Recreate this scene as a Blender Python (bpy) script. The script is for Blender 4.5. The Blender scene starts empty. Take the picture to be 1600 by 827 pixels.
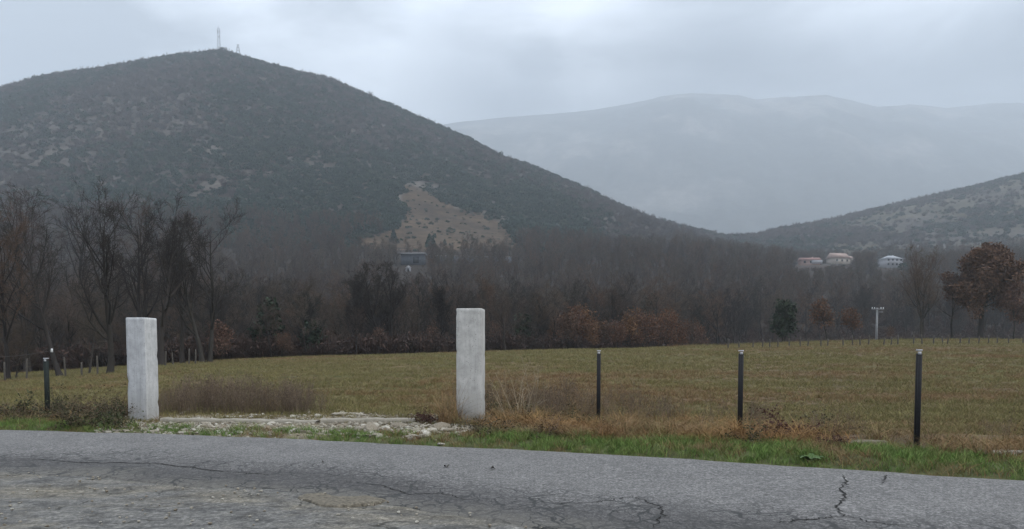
import bpy, math
import numpy as np

# ------------------------------------------------------------------ camera, sky, sun, exposure
sc = bpy.context.scene
W0, H0, FPX, PITCH, CYP, EYE = 1600, 827, 1160.0, math.radians(3.0), 609.0, 1.5
cam_d = bpy.data.cameras.new('camera')
cam = bpy.data.objects.new('camera', cam_d)
sc.collection.objects.link(cam)
cam.location = (0, 0, EYE)
cam.rotation_euler = (math.pi / 2 - PITCH, 0, 0)
cam_d.sensor_fit = 'HORIZONTAL'
cam_d.sensor_width = 36.0
cam_d.lens = 36.0 * FPX / W0
cam_d.shift_y = (CYP - H0 / 2) / W0
cam_d.clip_start = 0.1
cam_d.clip_end = 20000
sc.camera = cam

SUN_EL, SUN_AZ = math.radians(50), math.radians(115)
world = bpy.data.worlds.new('World')
sc.world = world
world.use_nodes = True
wt = world.node_tree
wt.nodes.clear()
def wn(t, **kw):
    n = wt.nodes.new(t)
    for k, v in kw.items():
        setattr(n, k, v)
    return n
w_out = wn('ShaderNodeOutputWorld')
w_mix = wn('ShaderNodeMixShader')
bg_sky = wn('ShaderNodeBackground')
bg_cl = wn('ShaderNodeBackground')
sky = wn('ShaderNodeTexSky', sky_type='NISHITA', sun_disc=False)
sky.sun_elevation = SUN_EL
sky.sun_rotation = SUN_AZ
bg_sky.inputs['Strength'].default_value = 0.07
tc = wn('ShaderNodeTexCoord')
mp = wn('ShaderNodeMapping')
mp.inputs['Scale'].default_value = (1.0, 1.0, 2.6)
mp.inputs['Location'].default_value = (0.37, 0.1, 0.55)
nz = wn('ShaderNodeTexNoise')
nz.inputs['Scale'].default_value = 3.1
nz.inputs['Detail'].default_value = 6.0
nz.inputs['Roughness'].default_value = 0.5
nz.inputs['Distortion'].default_value = 0.35
cr = wn('ShaderNodeValToRGB')
cr.color_ramp.elements[0].position = 0.36
cr.color_ramp.elements[0].color = (0.56, 0.612, 0.68, 1)
cr.color_ramp.elements[1].position = 0.62
cr.color_ramp.elements[1].color = (1.34, 1.44, 1.58, 1)
sep = wn('ShaderNodeSeparateXYZ')
er = wn('ShaderNodeValToRGB')           # an overcast sky is brightest overhead
er.color_ramp.elements[0].position = 0.0
er.color_ramp.elements[0].color = (0.80, 0.80, 0.80, 1)
er.color_ramp.elements[1].position = 0.95
er.color_ramp.elements[1].color = (2.0, 2.0, 2.0, 1)
e2 = er.color_ramp.elements.new(0.31)
e2.color = (0.72, 0.72, 0.72, 1)
e3 = er.color_ramp.elements.new(0.42)
e3.color = (1.02, 1.02, 1.02, 1)
mul = wn('ShaderNodeMixRGB', blend_type='MULTIPLY')
mul.inputs[0].default_value = 1.0
wl = wt.links.new
wl(tc.outputs['Generated'], mp.inputs['Vector'])
wl(mp.outputs['Vector'], nz.inputs['Vector'])
wl(nz.outputs['Fac'], cr.inputs['Fac'])
wl(tc.outputs['Generated'], sep.inputs[0])
wl(sep.outputs['Z'], er.inputs['Fac'])
wl(cr.outputs['Color'], mul.inputs[1])
wl(er.outputs['Color'], mul.inputs[2])
# a dark cloud bank low over the far mountain, a bright rift above its shoulder
def cloud_spot(x, z, r_in, r_out, col, prev):
    v = wn('ShaderNodeVectorMath', operation='DISTANCE')
    n = (x * x + 1 + z * z) ** 0.5
    v.inputs[1].default_value = (x / n, 1 / n, z / n)
    wob = wn('ShaderNodeVectorMath', operation='MULTIPLY_ADD')
    wl(nz.outputs['Color'], wob.inputs[0])
    wob.inputs[1].default_value = (0.25, 0.0, 0.16)
    wl(tc.outputs['Generated'], wob.inputs[2])
    off = wn('ShaderNodeVectorMath', operation='SUBTRACT')
    wl(wob.outputs[0], off.inputs[0]); off.inputs[1].default_value = (0.125, 0.0, 0.08)
    wl(off.outputs[0], v.inputs[0])
    rp = wn('ShaderNodeValToRGB')
    rp.color_ramp.elements[0].position = r_in; rp.color_ramp.elements[0].color = (*col, 1)
    rp.color_ramp.elements[1].position = r_out; rp.color_ramp.elements[1].color = (1, 1, 1, 1)
    wl(v.outputs['Value'], rp.inputs['Fac'])
    m = wn('ShaderNodeMixRGB', blend_type='MULTIPLY'); m.inputs[0].default_value = 1.0
    wl(prev, m.inputs[1]); wl(rp.outputs['Color'], m.inputs[2])
    return m.outputs['Color']
_c = mul.outputs['Color']
for _x in (0.03, 0.26, 0.50, 0.76):
    _c = cloud_spot(_x, 0.312, 0.05, 0.172, (0.34, 0.35, 0.365), _c)
_c = cloud_spot(0.07, 0.405, 0.01, 0.11, (1.45, 1.43, 1.40), _c)
_c = cloud_spot(-0.60, 0.40, 0.02, 0.22, (0.85, 0.86, 0.87), _c)
wl(_c, bg_cl.inputs['Color'])
wl(sky.outputs['Color'], bg_sky.inputs['Color'])
bg_cl.inputs['Strength'].default_value = 1.0
w_mix.inputs[0].default_value = 0.9
wl(bg_sky.outputs[0], w_mix.inputs[1])
wl(bg_cl.outputs[0], w_mix.inputs[2])
wl(w_mix.outputs[0], w_out.inputs['Surface'])

sun_d = bpy.data.lights.new('sun', 'SUN')
sun_d.energy = 1.35
sun_d.angle = math.radians(20)
sun_d.color = (1.0, 0.97, 0.93)
sun = bpy.data.objects.new('sun', sun_d)
sc.collection.objects.link(sun)
sun.location = (0, 0, 300)
sun.rotation_euler = (math.pi / 2 - SUN_EL, 0, math.pi - SUN_AZ)

vs = sc.view_settings
vs.view_transform = 'Standard'
vs.look = 'None'
vs.exposure = 0.13
vs.gamma = 1.0
vs.use_curve_mapping = False
sc.render.engine = 'CYCLES'
sc.cycles.volume_bounces = 3
HAZE = 0.00030
sc.cycles.max_bounces = 6
sc.cycles.diffuse_bounces = 3
sc.cycles.transparent_max_bounces = 8
sc.cycles.use_denoising = True

# ------------------------------------------------------------------ helpers
RNG = np.random.default_rng(11)
def hash2(ix, iy, s):
    n = (ix.astype(np.int64) * 374761393 + iy.astype(np.int64) * 668265263 + s * 1274126177) & 0x7fffffff
    n = ((n ^ (n >> 13)) * 1274126177) & 0x7fffffff
    n = n ^ (n >> 16)
    return (n & 0xffff) / 65535.0
def vnoise(x, y, s=0):
    x = np.asarray(x, float); y = np.asarray(y, float)
    ix = np.floor(x); iy = np.floor(y)
    fx = x - ix; fy = y - iy
    fx = fx * fx * (3 - 2 * fx); fy = fy * fy * (3 - 2 * fy)
    a = hash2(ix, iy, s); b = hash2(ix + 1, iy, s); c = hash2(ix, iy + 1, s); d = hash2(ix + 1, iy + 1, s)
    return (a * (1 - fx) + b * fx) * (1 - fy) + (c * (1 - fx) + d * fx) * fy
def fbm(x, y, s=0, o=4):
    x = np.asarray(x, float); y = np.asarray(y, float)
    t = 0; a = 0.5; n = 0
    for k in range(o):
        t = t + a * vnoise(x * 2 ** k + 17.3 * k, y * 2 ** k - 9.1 * k, s + k)
        n += a; a *= 0.5
    return t / n
def sst(a, b, x):
    t = np.clip((np.asarray(x, float) - a) / (b - a), 0, 1)
    return t * t * (3 - 2 * t)
def mixc(a, b, t):
    return a * (1 - t[..., None]) + np.asarray(b) * t[..., None]

cp, sp = math.cos(PITCH), math.sin(PITCH)
def ray(px, py):
    px = np.asarray(px, float); py = np.asarray(py, float)
    cx = (px - 800) / FPX; cy = -(py - CYP) / FPX
    yy = cp + cy * sp
    return cx / yy, (-sp + cy * cp) / yy          # x per metre of y, z per metre of y
def proj(x, y, z):
    z = z - EYE
    d = y * cp - z * sp
    u = y * sp + z * cp
    return 800 + FPX * x / d, CYP - FPX * u / d

# ------------------------------------------------------------------ materials
def new_mat(name):
    m = bpy.data.materials.new(name)
    m.use_nodes = True
    nt = m.node_tree
    b = nt.nodes['Principled BSDF']
    b.inputs['Roughness'].default_value = 0.9
    b.inputs['Specular IOR Level'].default_value = 0.25
    return m, nt, b
def nd(nt, t, **kw):
    n = nt.nodes.new(t)
    for k, v in kw.items():
        if k.startswith('_'):
            n.inputs[k[1:]].default_value = v
        else:
            setattr(n, k, v)
    return n
def ramp(nt, fac, stops):
    r = nt.nodes.new('ShaderNodeValToRGB')
    e = r.color_ramp.elements
    while len(e) < len(stops):
        e.new(0.5)
    for k, (p, c) in enumerate(stops):
        e[k].position = p
        e[k].color = (*c, 1) if len(c) == 3 else c
    nt.links.new(fac, r.inputs['Fac'])
    return r.outputs['Color']
def mixn(nt, a, b, fac, mode='MIX'):
    m = nt.nodes.new('ShaderNodeMixRGB')
    m.blend_type = mode
    for s, v in ((1, a), (2, b), (0, fac)):
        if hasattr(v, 'node'):
            nt.links.new(v, m.inputs[s])
        elif s == 0:
            m.inputs[0].default_value = v
        else:
            m.inputs[s].default_value = (*v, 1)
    return m.outputs[0]
def coords(nt):
    return nd(nt, 'ShaderNodeTexCoord').outputs['Object']
def noise(nt, vec, scale, detail=4, rough=0.55, dist=0.0):
    n = nd(nt, 'ShaderNodeTexNoise', _Scale=scale, _Detail=detail, _Roughness=rough, _Distortion=dist)
    nt.links.new(vec, n.inputs['Vector'])
    return n.outputs['Fac']
def bump(nt, b, h, strength, dist):
    n = nd(nt, 'ShaderNodeBump', _Strength=strength, _Distance=dist)
    nt.links.new(h, n.inputs['Height'])
    nt.links.new(n.outputs[0], b.inputs['Normal'])
def plant_mat(name, cols, rough=0.9, trans=0.0, noise_scale=3.0):
    """per-object tint between the given colours, with a little variation along the plant"""
    m, nt, b = new_mat(name)
    oi = nd(nt, 'ShaderNodeObjectInfo')
    c = ramp(nt, oi.outputs['Random'], [(k / max(1, len(cols) - 1), v) for k, v in enumerate(cols if len(cols) > 1 else cols * 2)])
    g = nd(nt, 'ShaderNodeNewGeometry')
    v = ramp(nt, g.outputs['Random Per Island'], [(0, (0.6, 0.6, 0.6)), (1, (1.35, 1.3, 1.25))])
    nt.links.new(mixn(nt, c, v, 1.0, 'MULTIPLY'), b.inputs['Base Color'])
    b.inputs['Roughness'].default_value = rough
    return m
def plain_mat(name, col, rough=0.7, var=0.25, scale=8.0, metal=0.0):
    m, nt, b = new_mat(name)
    n = noise(nt, coords(nt), scale, 5)
    lo = tuple(c * (1 - var) for c in col); hi = tuple(min(1, c * (1 + var)) for c in col)
    nt.links.new(ramp(nt, n, [(0.3, lo), (0.7, hi)]), b.inputs['Base Color'])
    b.inputs['Roughness'].default_value = rough
    b.inputs['Metallic'].default_value = metal
    return m

def ground_mat():
    m, nt, b = new_mat('ground_soil')
    a = nd(nt, 'ShaderNodeAttribute', attribute_name='tint')
    co = coords(nt)
    n1 = noise(nt, co, 0.9, 6, 0.65)
    n2 = noise(nt, co, 9.0, 5, 0.7)
    v = ramp(nt, n1, [(0.25, (0.62, 0.62, 0.62)), (0.75, (1.35, 1.33, 1.3))])
    v2 = ramp(nt, n2, [(0.25, (0.6, 0.6, 0.62)), (0.75, (1.4, 1.38, 1.35))])
    c = mixn(nt, a.outputs['Color'], v, 1.0, 'MULTIPLY')
    c = mixn(nt, c, v2, 1.0, 'MULTIPLY')
    nt.links.new(c, b.inputs['Base Color'])
    b.inputs['Roughness'].default_value = 0.95
    b.inputs['Specular IOR Level'].default_value = 0.1
    bump(nt, b, n2, 0.6, 0.06)
    return m
def hill_mat():
    m, nt, b = new_mat('hill_soil')
    a = nd(nt, 'ShaderNodeAttribute', attribute_name='tint')
    co = coords(nt)
    n1 = noise(nt, co, 0.03, 8, 0.68)
    n2 = noise(nt, co, 0.25, 6, 0.7)
    v = ramp(nt, n1, [(0.3, (0.55, 0.57, 0.6)), (0.72, (1.5, 1.45, 1.4))])
    v2 = ramp(nt, n2, [(0.3, (0.6, 0.6, 0.62)), (0.7, (1.45, 1.42, 1.4))])
    c = mixn(nt, a.outputs['Color'], v, 1.0, 'MULTIPLY')
    c = mixn(nt, c, v2, 1.0, 'MULTIPLY')
    nt.links.new(c, b.inputs['Base Color'])
    b.inputs['Roughness'].default_value = 0.95
    b.inputs['Specular IOR Level'].default_value = 0.05
    return m
def asphalt_mat():
    m, nt, b = new_mat('worn_asphalt')
    co = coords(nt)
    a = nd(nt, 'ShaderNodeAttribute', attribute_name='wear')
    sepa = nd(nt, 'ShaderNodeSeparateColor')
    nt.links.new(a.outputs['Color'], sepa.inputs[0])
    nf = noise(nt, co, 55.0, 3, 0.8)
    nm = noise(nt, co, 14.0, 5, 0.7)
    nl = noise(nt, co, 1.1, 5, 0.6)
    base = ramp(nt, mixn(nt, nf, noise(nt, co, 30.0, 3, 0.75), 0.5), [(0.39, (0.036, 0.0345, 0.033)), (0.5, (0.102, 0.098, 0.093)), (0.61, (0.24, 0.232, 0.222))])
    base = mixn(nt, base, ramp(nt, nl, [(0.3, (0.86, 0.86, 0.87)), (0.7, (1.15, 1.15, 1.16))]), 1.0, 'MULTIPLY')
    base = mixn(nt, base, ramp(nt, nm, [(0.36, (0.68, 0.68, 0.68)), (0.64, (1.30, 1.30, 1.30))]), 1.0, 'MULTIPLY')
    dark = mixn(nt, base, (0.50, 0.49, 0.49), 1.0, 'MULTIPLY')
    base = mixn(nt, base, dark, sepa.outputs['Red'])
    dusty = mixn(nt, base, (0.115, 0.107, 0.09), 0.6)
    base = mixn(nt, base, dusty, sepa.outputs['Blue'])
    # alligator cracks where the tarmac is worn (Green = how cracked)
    dn = nd(nt, 'ShaderNodeTexNoise', _Scale=4.0, _Detail=4.0)
    nt.links.new(co, dn.inputs['Vector'])
    dv = nd(nt, 'ShaderNodeVectorMath', operation='MULTIPLY_ADD')
    nt.links.new(dn.outputs['Color'], dv.inputs[0])
    dv.inputs[1].default_value = (0.28, 0.28, 0.0)
    nt.links.new(co, dv.inputs[2])
    crk = None
    for scale, wd in ((1.4, 0.03), (2.8, 0.045), (6.5, 0.05)):
        v = nd(nt, 'ShaderNodeTexVoronoi', feature='DISTANCE_TO_EDGE', _Scale=scale)
        v.voronoi_dimensions = '2D'
        nt.links.new(dv.outputs[0], v.inputs['Vector'])
        c = ramp(nt, v.outputs['Distance'], [(0.0, (1, 1, 1)), (wd * 0.55, (1, 1, 1)), (wd, (0, 0, 0))])
        crk = c if crk is None else mixn(nt, crk, c, 1.0, 'LIGHTEN')
    brk = ramp(nt, noise(nt, co, 2.2, 3), [(0.42, (0, 0, 0)), (0.56, (1, 1, 1))])
    mask = mixn(nt, sepa.outputs['Green'], brk, 0.55, 'MULTIPLY')
    crk = mixn(nt, crk, mask, 1.0, 'MULTIPLY')
    base = mixn(nt, base, (0.02, 0.02, 0.019), crk)
    nt.links.new(base, b.inputs['Base Color'])
    b.inputs['Roughness'].default_value = 0.7
    b.inputs['Specular IOR Level'].default_value = 0.3
    hh = mixn(nt, nf, (0, 0, 0), crk)
    bump(nt, b, hh, 0.55, 0.012)
    return m
def forecourt_mat():
    m, nt, b = new_mat('broken_tarmac')
    co = coords(nt)
    st = nd(nt, 'ShaderNodeMapping')
    st.inputs['Scale'].default_value = (0.55, 1.0, 1.0)
    st.inputs['Rotation'].default_value = (0, 0, 0.35)
    nt.links.new(co, st.inputs['Vector'])
    so = st.outputs[0]
    nf = mixn(nt, noise(nt, co, 42.0, 4, 0.8), noise(nt, co, 17.0, 4, 0.8), 0.5)
    nm = noise(nt, so, 5.0, 7, 0.7, 0.4)
    nl = noise(nt, so, 1.0, 6, 0.65, 0.5)
    grey = ramp(nt, nf, [(0.36, (0.032, 0.031, 0.030)), (0.5, (0.096, 0.093, 0.087)), (0.64, (0.21, 0.203, 0.19))])
    sand = ramp(nt, nf, [(0.36, (0.05, 0.044, 0.035)), (0.5, (0.118, 0.103, 0.077)), (0.64, (0.26, 0.235, 0.185))])
    c = mixn(nt, grey, sand, ramp(nt, nl, [(0.47, (0, 0, 0)), (0.66, (0.9, 0.9, 0.9))]))
    c = mixn(nt, c, ramp(nt, nm, [(0.34, (0.42, 0.42, 0.42)), (0.5, (1, 1, 1)), (0.66, (1.45, 1.44, 1.38))]), 1.0, 'MULTIPLY')
    moss = ramp(nt, noise(nt, co, 0.8, 5, 0.6), [(0.62, (0, 0, 0)), (0.72, (0.8, 0.8, 0.8))])
    c = mixn(nt, c, (0.085, 0.07, 0.045), moss)
    dn = nd(nt, 'ShaderNodeTexNoise', _Scale=3.0, _Detail=5.0)
    nt.links.new(co, dn.inputs['Vector'])
    dv = nd(nt, 'ShaderNodeVectorMath', operation='MULTIPLY_ADD')
    nt.links.new(dn.outputs['Color'], dv.inputs[0])
    dv.inputs[1].default_value = (0.5, 0.5, 0.0)
    nt.links.new(co, dv.inputs[2])
    v = nd(nt, 'ShaderNodeTexVoronoi', feature='DISTANCE_TO_EDGE', _Scale=1.5)
    v.voronoi_dimensions = '2D'
    nt.links.new(dv.outputs[0], v.inputs['Vector'])
    crk = ramp(nt, v.outputs['Distance'], [(0.0, (1, 1, 1)), (0.03, (0, 0, 0))])
    brk = ramp(nt, noise(nt, co, 1.6, 3), [(0.5, (0, 0, 0)), (0.6, (1, 1, 1))])
    crk = mixn(nt, crk, brk, 1.0, 'MULTIPLY')
    c = mixn(nt, c, (0.03, 0.028, 0.022), crk)
    nt.links.new(c, b.inputs['Base Color'])
    b.inputs['Roughness'].default_value = 0.8
    hh = mixn(nt, mixn(nt, nf, nm, 0.5), (0, 0, 0), crk)
    bump(nt, b, hh, 0.8, 0.03)
    return m
def concrete_mat(name, base, seed):
    m, nt, b = new_mat(name)
    co = nd(nt, 'ShaderNodeTexCoord').outputs['Object']
    mpn = nd(nt, 'ShaderNodeMapping')
    mpn.inputs['Location'].default_value = (seed, seed * 2, 0)
    nt.links.new(co, mpn.inputs['Vector'])
    v = mpn.outputs[0]
    st = nd(nt, 'ShaderNodeMapping')
    st.inputs['Scale'].default_value = (9, 9, 0.8)
    nt.links.new(v, st.inputs['Vector'])
    n1 = noise(nt, v, 5.0, 8, 0.75)
    n2 = noise(nt, st.outputs[0], 2.0, 4, 0.6)
    n3 = noise(nt, v, 40.0, 4, 0.7)
    c = ramp(nt, n1, [(0.3, tuple(x * 0.72 for x in base)), (0.7, tuple(min(1, x * 1.2) for x in base))])
    c = mixn(nt, c, ramp(nt, n2, [(0.3, (0.84, 0.84, 0.83)), (0.6, (1.04, 1.04, 1.04))]), 1.0, 'MULTIPLY')
    pit = nd(nt, 'ShaderNodeTexVoronoi', _Scale=22.0)
    nt.links.new(v, pit.inputs['Vector'])
    pm = ramp(nt, pit.outputs['Distance'], [(0.10, (1, 1, 1)), (0.2, (0, 0, 0))])
    pb = ramp(nt, noise(nt, v, 5.0, 3), [(0.44, (0, 0, 0)), (0.55, (1, 1, 1))])
    pm = mixn(nt, pm, pb, 1.0, 'MULTIPLY')
    c = mixn(nt, c, (0.14, 0.135, 0.125), pm)
    # rain splash and algae on the lowest part
    sx = nd(nt, 'ShaderNodeSeparateXYZ')
    nt.links.new(co, sx.inputs[0])
    low = ramp(nt, sx.outputs['Z'], [(0.0, (1, 1, 1)), (0.7, (0, 0, 0))])
    lw = mixn(nt, low, ramp(nt, n1, [(0.35, (0.1, 0.1, 0.1)), (0.65, (0.8, 0.8, 0.8))]), 1.0, 'MULTIPLY')
    c = mixn(nt, c, (0.13, 0.122, 0.095), lw)
    nt.links.new(c, b.inputs['Base Color'])
    b.inputs['Roughness'].default_value = 0.85
    hh = mixn(nt, n3, (0, 0, 0), pm)
    bump(nt, b, hh, 0.35, 0.01)
    return m
def rock_mat():
    m, nt, b = new_mat('limestone')
    co = coords(nt)
    oi = nd(nt, 'ShaderNodeObjectInfo')
    c = ramp(nt, oi.outputs['Random'], [(0, (0.17, 0.145, 0.11)), (0.4, (0.27, 0.24, 0.195)), (0.8, (0.36, 0.335, 0.285)), (1, (0.50, 0.48, 0.43))])
    n = noise(nt, co, 9.0, 6, 0.7)
    c = mixn(nt, c, ramp(nt, n, [(0.28, (0.5, 0.47, 0.42)), (0.6, (1.1, 1.1, 1.08))]), 1.0, 'MULTIPLY')
    nt.links.new(c, b.inputs['Base Color'])
    bump(nt, b, n, 0.6, 0.03)
    return m

M = {}
M['ground'] = ground_mat()
M['hill'] = hill_mat()
M['asphalt'] = asphalt_mat()
M['forecourt'] = forecourt_mat()
M['concrete_a'] = concrete_mat('pale_concrete', (0.405, 0.41, 0.42), 3.0)
M['concrete_b'] = concrete_mat('grey_concrete', (0.42, 0.412, 0.395), 11.0)
M['concrete_lit'] = concrete_mat('lit_side_pale_concrete', (0.48, 0.48, 0.475), 17.0)  # pale concrete made lighter and warmer: the brighter-lit side put into its colour
M['beam'] = concrete_mat('kerb_concrete', (0.33, 0.30, 0.25), 5.0)
M['rock'] = rock_mat()
M['bark'] = plant_mat('dark_bark', [(0.022, 0.019, 0.018), (0.034, 0.029, 0.026), (0.027, 0.026, 0.022)])
M['twig'] = plant_mat('bare_twigs', [(0.040, 0.029, 0.022), (0.098, 0.064, 0.045), (0.060, 0.048, 0.036), (0.084, 0.068, 0.053), (0.052, 0.036, 0.031)])
M['wood_far'] = plant_mat('far_twigs', [(0.040, 0.030, 0.024), (0.096, 0.064, 0.047), (0.060, 0.047, 0.036), (0.085, 0.070, 0.056), (0.052, 0.039, 0.035)])
M['oak_leaf'] = plant_mat('dead_oak_leaves', [(0.094, 0.052, 0.032), (0.110, 0.063, 0.040)])
M['orange_leaf'] = plant_mat('orange_dead_leaves', [(0.145, 0.070, 0.034), (0.11, 0.052, 0.030), (0.17, 0.095, 0.046)])
M['pink_leaf'] = plant_mat('pale_dead_leaves', [(0.13, 0.075, 0.055)])
M['ivy'] = plant_mat('ivy_leaves', [(0.018, 0.030, 0.018), (0.024, 0.036, 0.020)])
M['scrub_green'] = plant_mat('evergreen_scrub', [(0.013, 0.028, 0.022), (0.032, 0.056, 0.042), (0.020, 0.040, 0.035), (0.060, 0.080, 0.060)])
M['scrub_bare'] = plant_mat('bare_scrub', [(0.045, 0.040, 0.040), (0.078, 0.068, 0.062), (0.055, 0.048, 0.050), (0.13, 0.12, 0.11)])
M['grass_green'] = plant_mat('verge_grass', [(0.072, 0.142, 0.028), (0.112, 0.180, 0.044), (0.135, 0.155, 0.052), (0.085, 0.155, 0.034)])
M['grass_field'] = plant_mat('field_grass', [(0.138, 0.130, 0.045), (0.168, 0.148, 0.060), (0.162, 0.132, 0.064), (0.110, 0.118, 0.038)])
M['grass_dry'] = plant_mat('dry_grass', [(0.19, 0.125, 0.062), (0.16, 0.095, 0.045), (0.22, 0.165, 0.09)])
M['bracken'] = plant_mat('rusty_bracken', [(0.19, 0.105, 0.040), (0.23, 0.145, 0.06), (0.15, 0.078, 0.034)])
M['broadleaf'] = plant_mat('broad_green_leaves', [(0.055, 0.095, 0.035)])
M['weed'] = plant_mat('dry_weed_stems', [(0.140, 0.106, 0.074), (0.115, 0.086, 0.063), (0.18, 0.14, 0.098)])
M['pale_stem'] = plant_mat('pale_dead_stems', [(0.26, 0.215, 0.15)])
M['bramble'] = plant_mat('bramble_leaves', [(0.050, 0.040, 0.024), (0.042, 0.052, 0.022), (0.070, 0.038, 0.026)])
M['redbush'] = plant_mat('dark_red_twigs', [(0.062, 0.030, 0.024)])
M['post'] = plain_mat('black_post_plastic', (0.010, 0.010, 0.012), 0.6, 0.35, 25)
M['post_green'] = plain_mat('dark_green_post_plastic', (0.009, 0.014, 0.012), 0.6, 0.35, 25)
M['cap'] = plain_mat('post_cap_plastic', (0.36, 0.36, 0.38), 0.5, 0.2, 40)
M['stake'] = plain_mat('grey_weathered_wood', (0.072, 0.064, 0.054), 0.9, 0.35, 12)
M['pole'] = plain_mat('pole_concrete', (0.20, 0.20, 0.20), 0.8, 0.15, 4)
M['steel'] = plain_mat('painted_steel', (0.30, 0.31, 0.33), 0.6, 0.15, 4)
M['porcelain'] = plain_mat('white_porcelain', (0.65, 0.65, 0.66), 0.3, 0.08, 30)
M['wire'] = plain_mat('dull_wire', (0.12, 0.12, 0.12), 0.6, 0.1, 30)
M['wall_cream'] = plain_mat('cream_render', (0.30, 0.26, 0.22), 0.85, 0.12, 1.0)
M['wall_pink'] = plain_mat('pinkish_render', (0.26, 0.18, 0.155), 0.85, 0.15, 1.0)
M['wall_white'] = plain_mat('white_render', (0.27, 0.27, 0.285), 0.85, 0.1, 1.0)
M['wall_grey'] = plain_mat('grey_blue_block', (0.085, 0.095, 0.11), 0.9, 0.2, 1.0)
M['roof_tan'] = plain_mat('faded_roof_tiles', (0.29, 0.21, 0.18), 0.9, 0.2, 2.0)
M['roof_red'] = plain_mat('dull_red_roof_tiles', (0.22, 0.13, 0.115), 0.9, 0.2, 2.0)
M['under'] = plant_mat('undergrowth_twigs', [(0.040, 0.026, 0.022), (0.055, 0.034, 0.027), (0.035, 0.028, 0.024)])
M['roof_grey'] = plain_mat('grey_roof_tiles', (0.30, 0.31, 0.33), 0.9, 0.2, 2.0)
M['roof_pale'] = plain_mat('pale_roof_sheet', (0.34, 0.34, 0.35), 0.7, 0.12, 2.0)
M['glass'] = plain_mat('dark_window_glass', (0.03, 0.035, 0.04), 0.15, 0.2, 3.0)
M['patch'] = plain_mat('sandy_patch', (0.13, 0.114, 0.088), 0.95, 0.5, 26)
_m = M['patch']; _b = _m.node_tree.nodes['Principled BSDF']
bump(_m.node_tree, _b, noise(_m.node_tree, coords(_m.node_tree), 30.0, 5, 0.7), 0.8, 0.03)
M['leaf_litter'] = plain_mat('wet_fallen_leaf', (0.035, 0.028, 0.022), 0.7, 0.3, 30)

# ------------------------------------------------------------------ mesh helpers
def mesh_from(name, verts, faces, mats, midx=None, smooth=False):
    """faces: list of int arrays of shape (n,3) or (n,4)"""
    me = bpy.data.meshes.new(name)
    verts = np.asarray(verts, np.float32).reshape(-1, 3)
    faces = [np.asarray(f, np.int32) for f in faces if len(f)]
    me.vertices.add(len(verts))
    me.vertices.foreach_set('co', verts.ravel())
    nl = sum(f.size for f in faces)
    npoly = sum(len(f) for f in faces)
    me.loops.add(nl)
    me.polygons.add(npoly)
    me.loops.foreach_set('vertex_index', np.concatenate([f.ravel() for f in faces]))
    tot = np.concatenate([np.full(len(f), f.shape[1], np.int32) for f in faces])
    me.polygons.foreach_set('loop_start', np.concatenate([[0], np.cumsum(tot)[:-1]]).astype(np.int32))
    if midx is not None:
        me.polygons.foreach_set('material_index', np.asarray(midx, np.int32))
    if smooth:
        me.polygons.foreach_set('use_smooth', np.ones(npoly, bool))
    for m in (mats if isinstance(mats, (list, tuple)) else [mats]):
        me.materials.append(m)
    me.update(calc_edges=True)
    me.validate()
    return me
def link(name, data, parent=None, loc=(0, 0, 0), rz=0.0, scale=None):
    o = bpy.data.objects.new(name, data)
    sc.collection.objects.link(o)
    o.parent = parent
    o.location = loc
    o.rotation_euler = (0, 0, rz)
    if scale is not None:
        o.scale = scale
    return o
def tag(o, label, cat, group=None, kind=None):
    if label: o['label'] = label
    if cat: o['category'] = cat
    if group: o['group'] = group
    if kind: o['kind'] = kind
    return o
def set_tint(me, cols, name='tint'):
    a = me.color_attributes.new(name, 'FLOAT_COLOR', 'POINT')
    c = np.ones((len(me.vertices), 4), np.float32)
    c[:, :3] = cols
    a.data.foreach_set('color', c.ravel())
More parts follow.
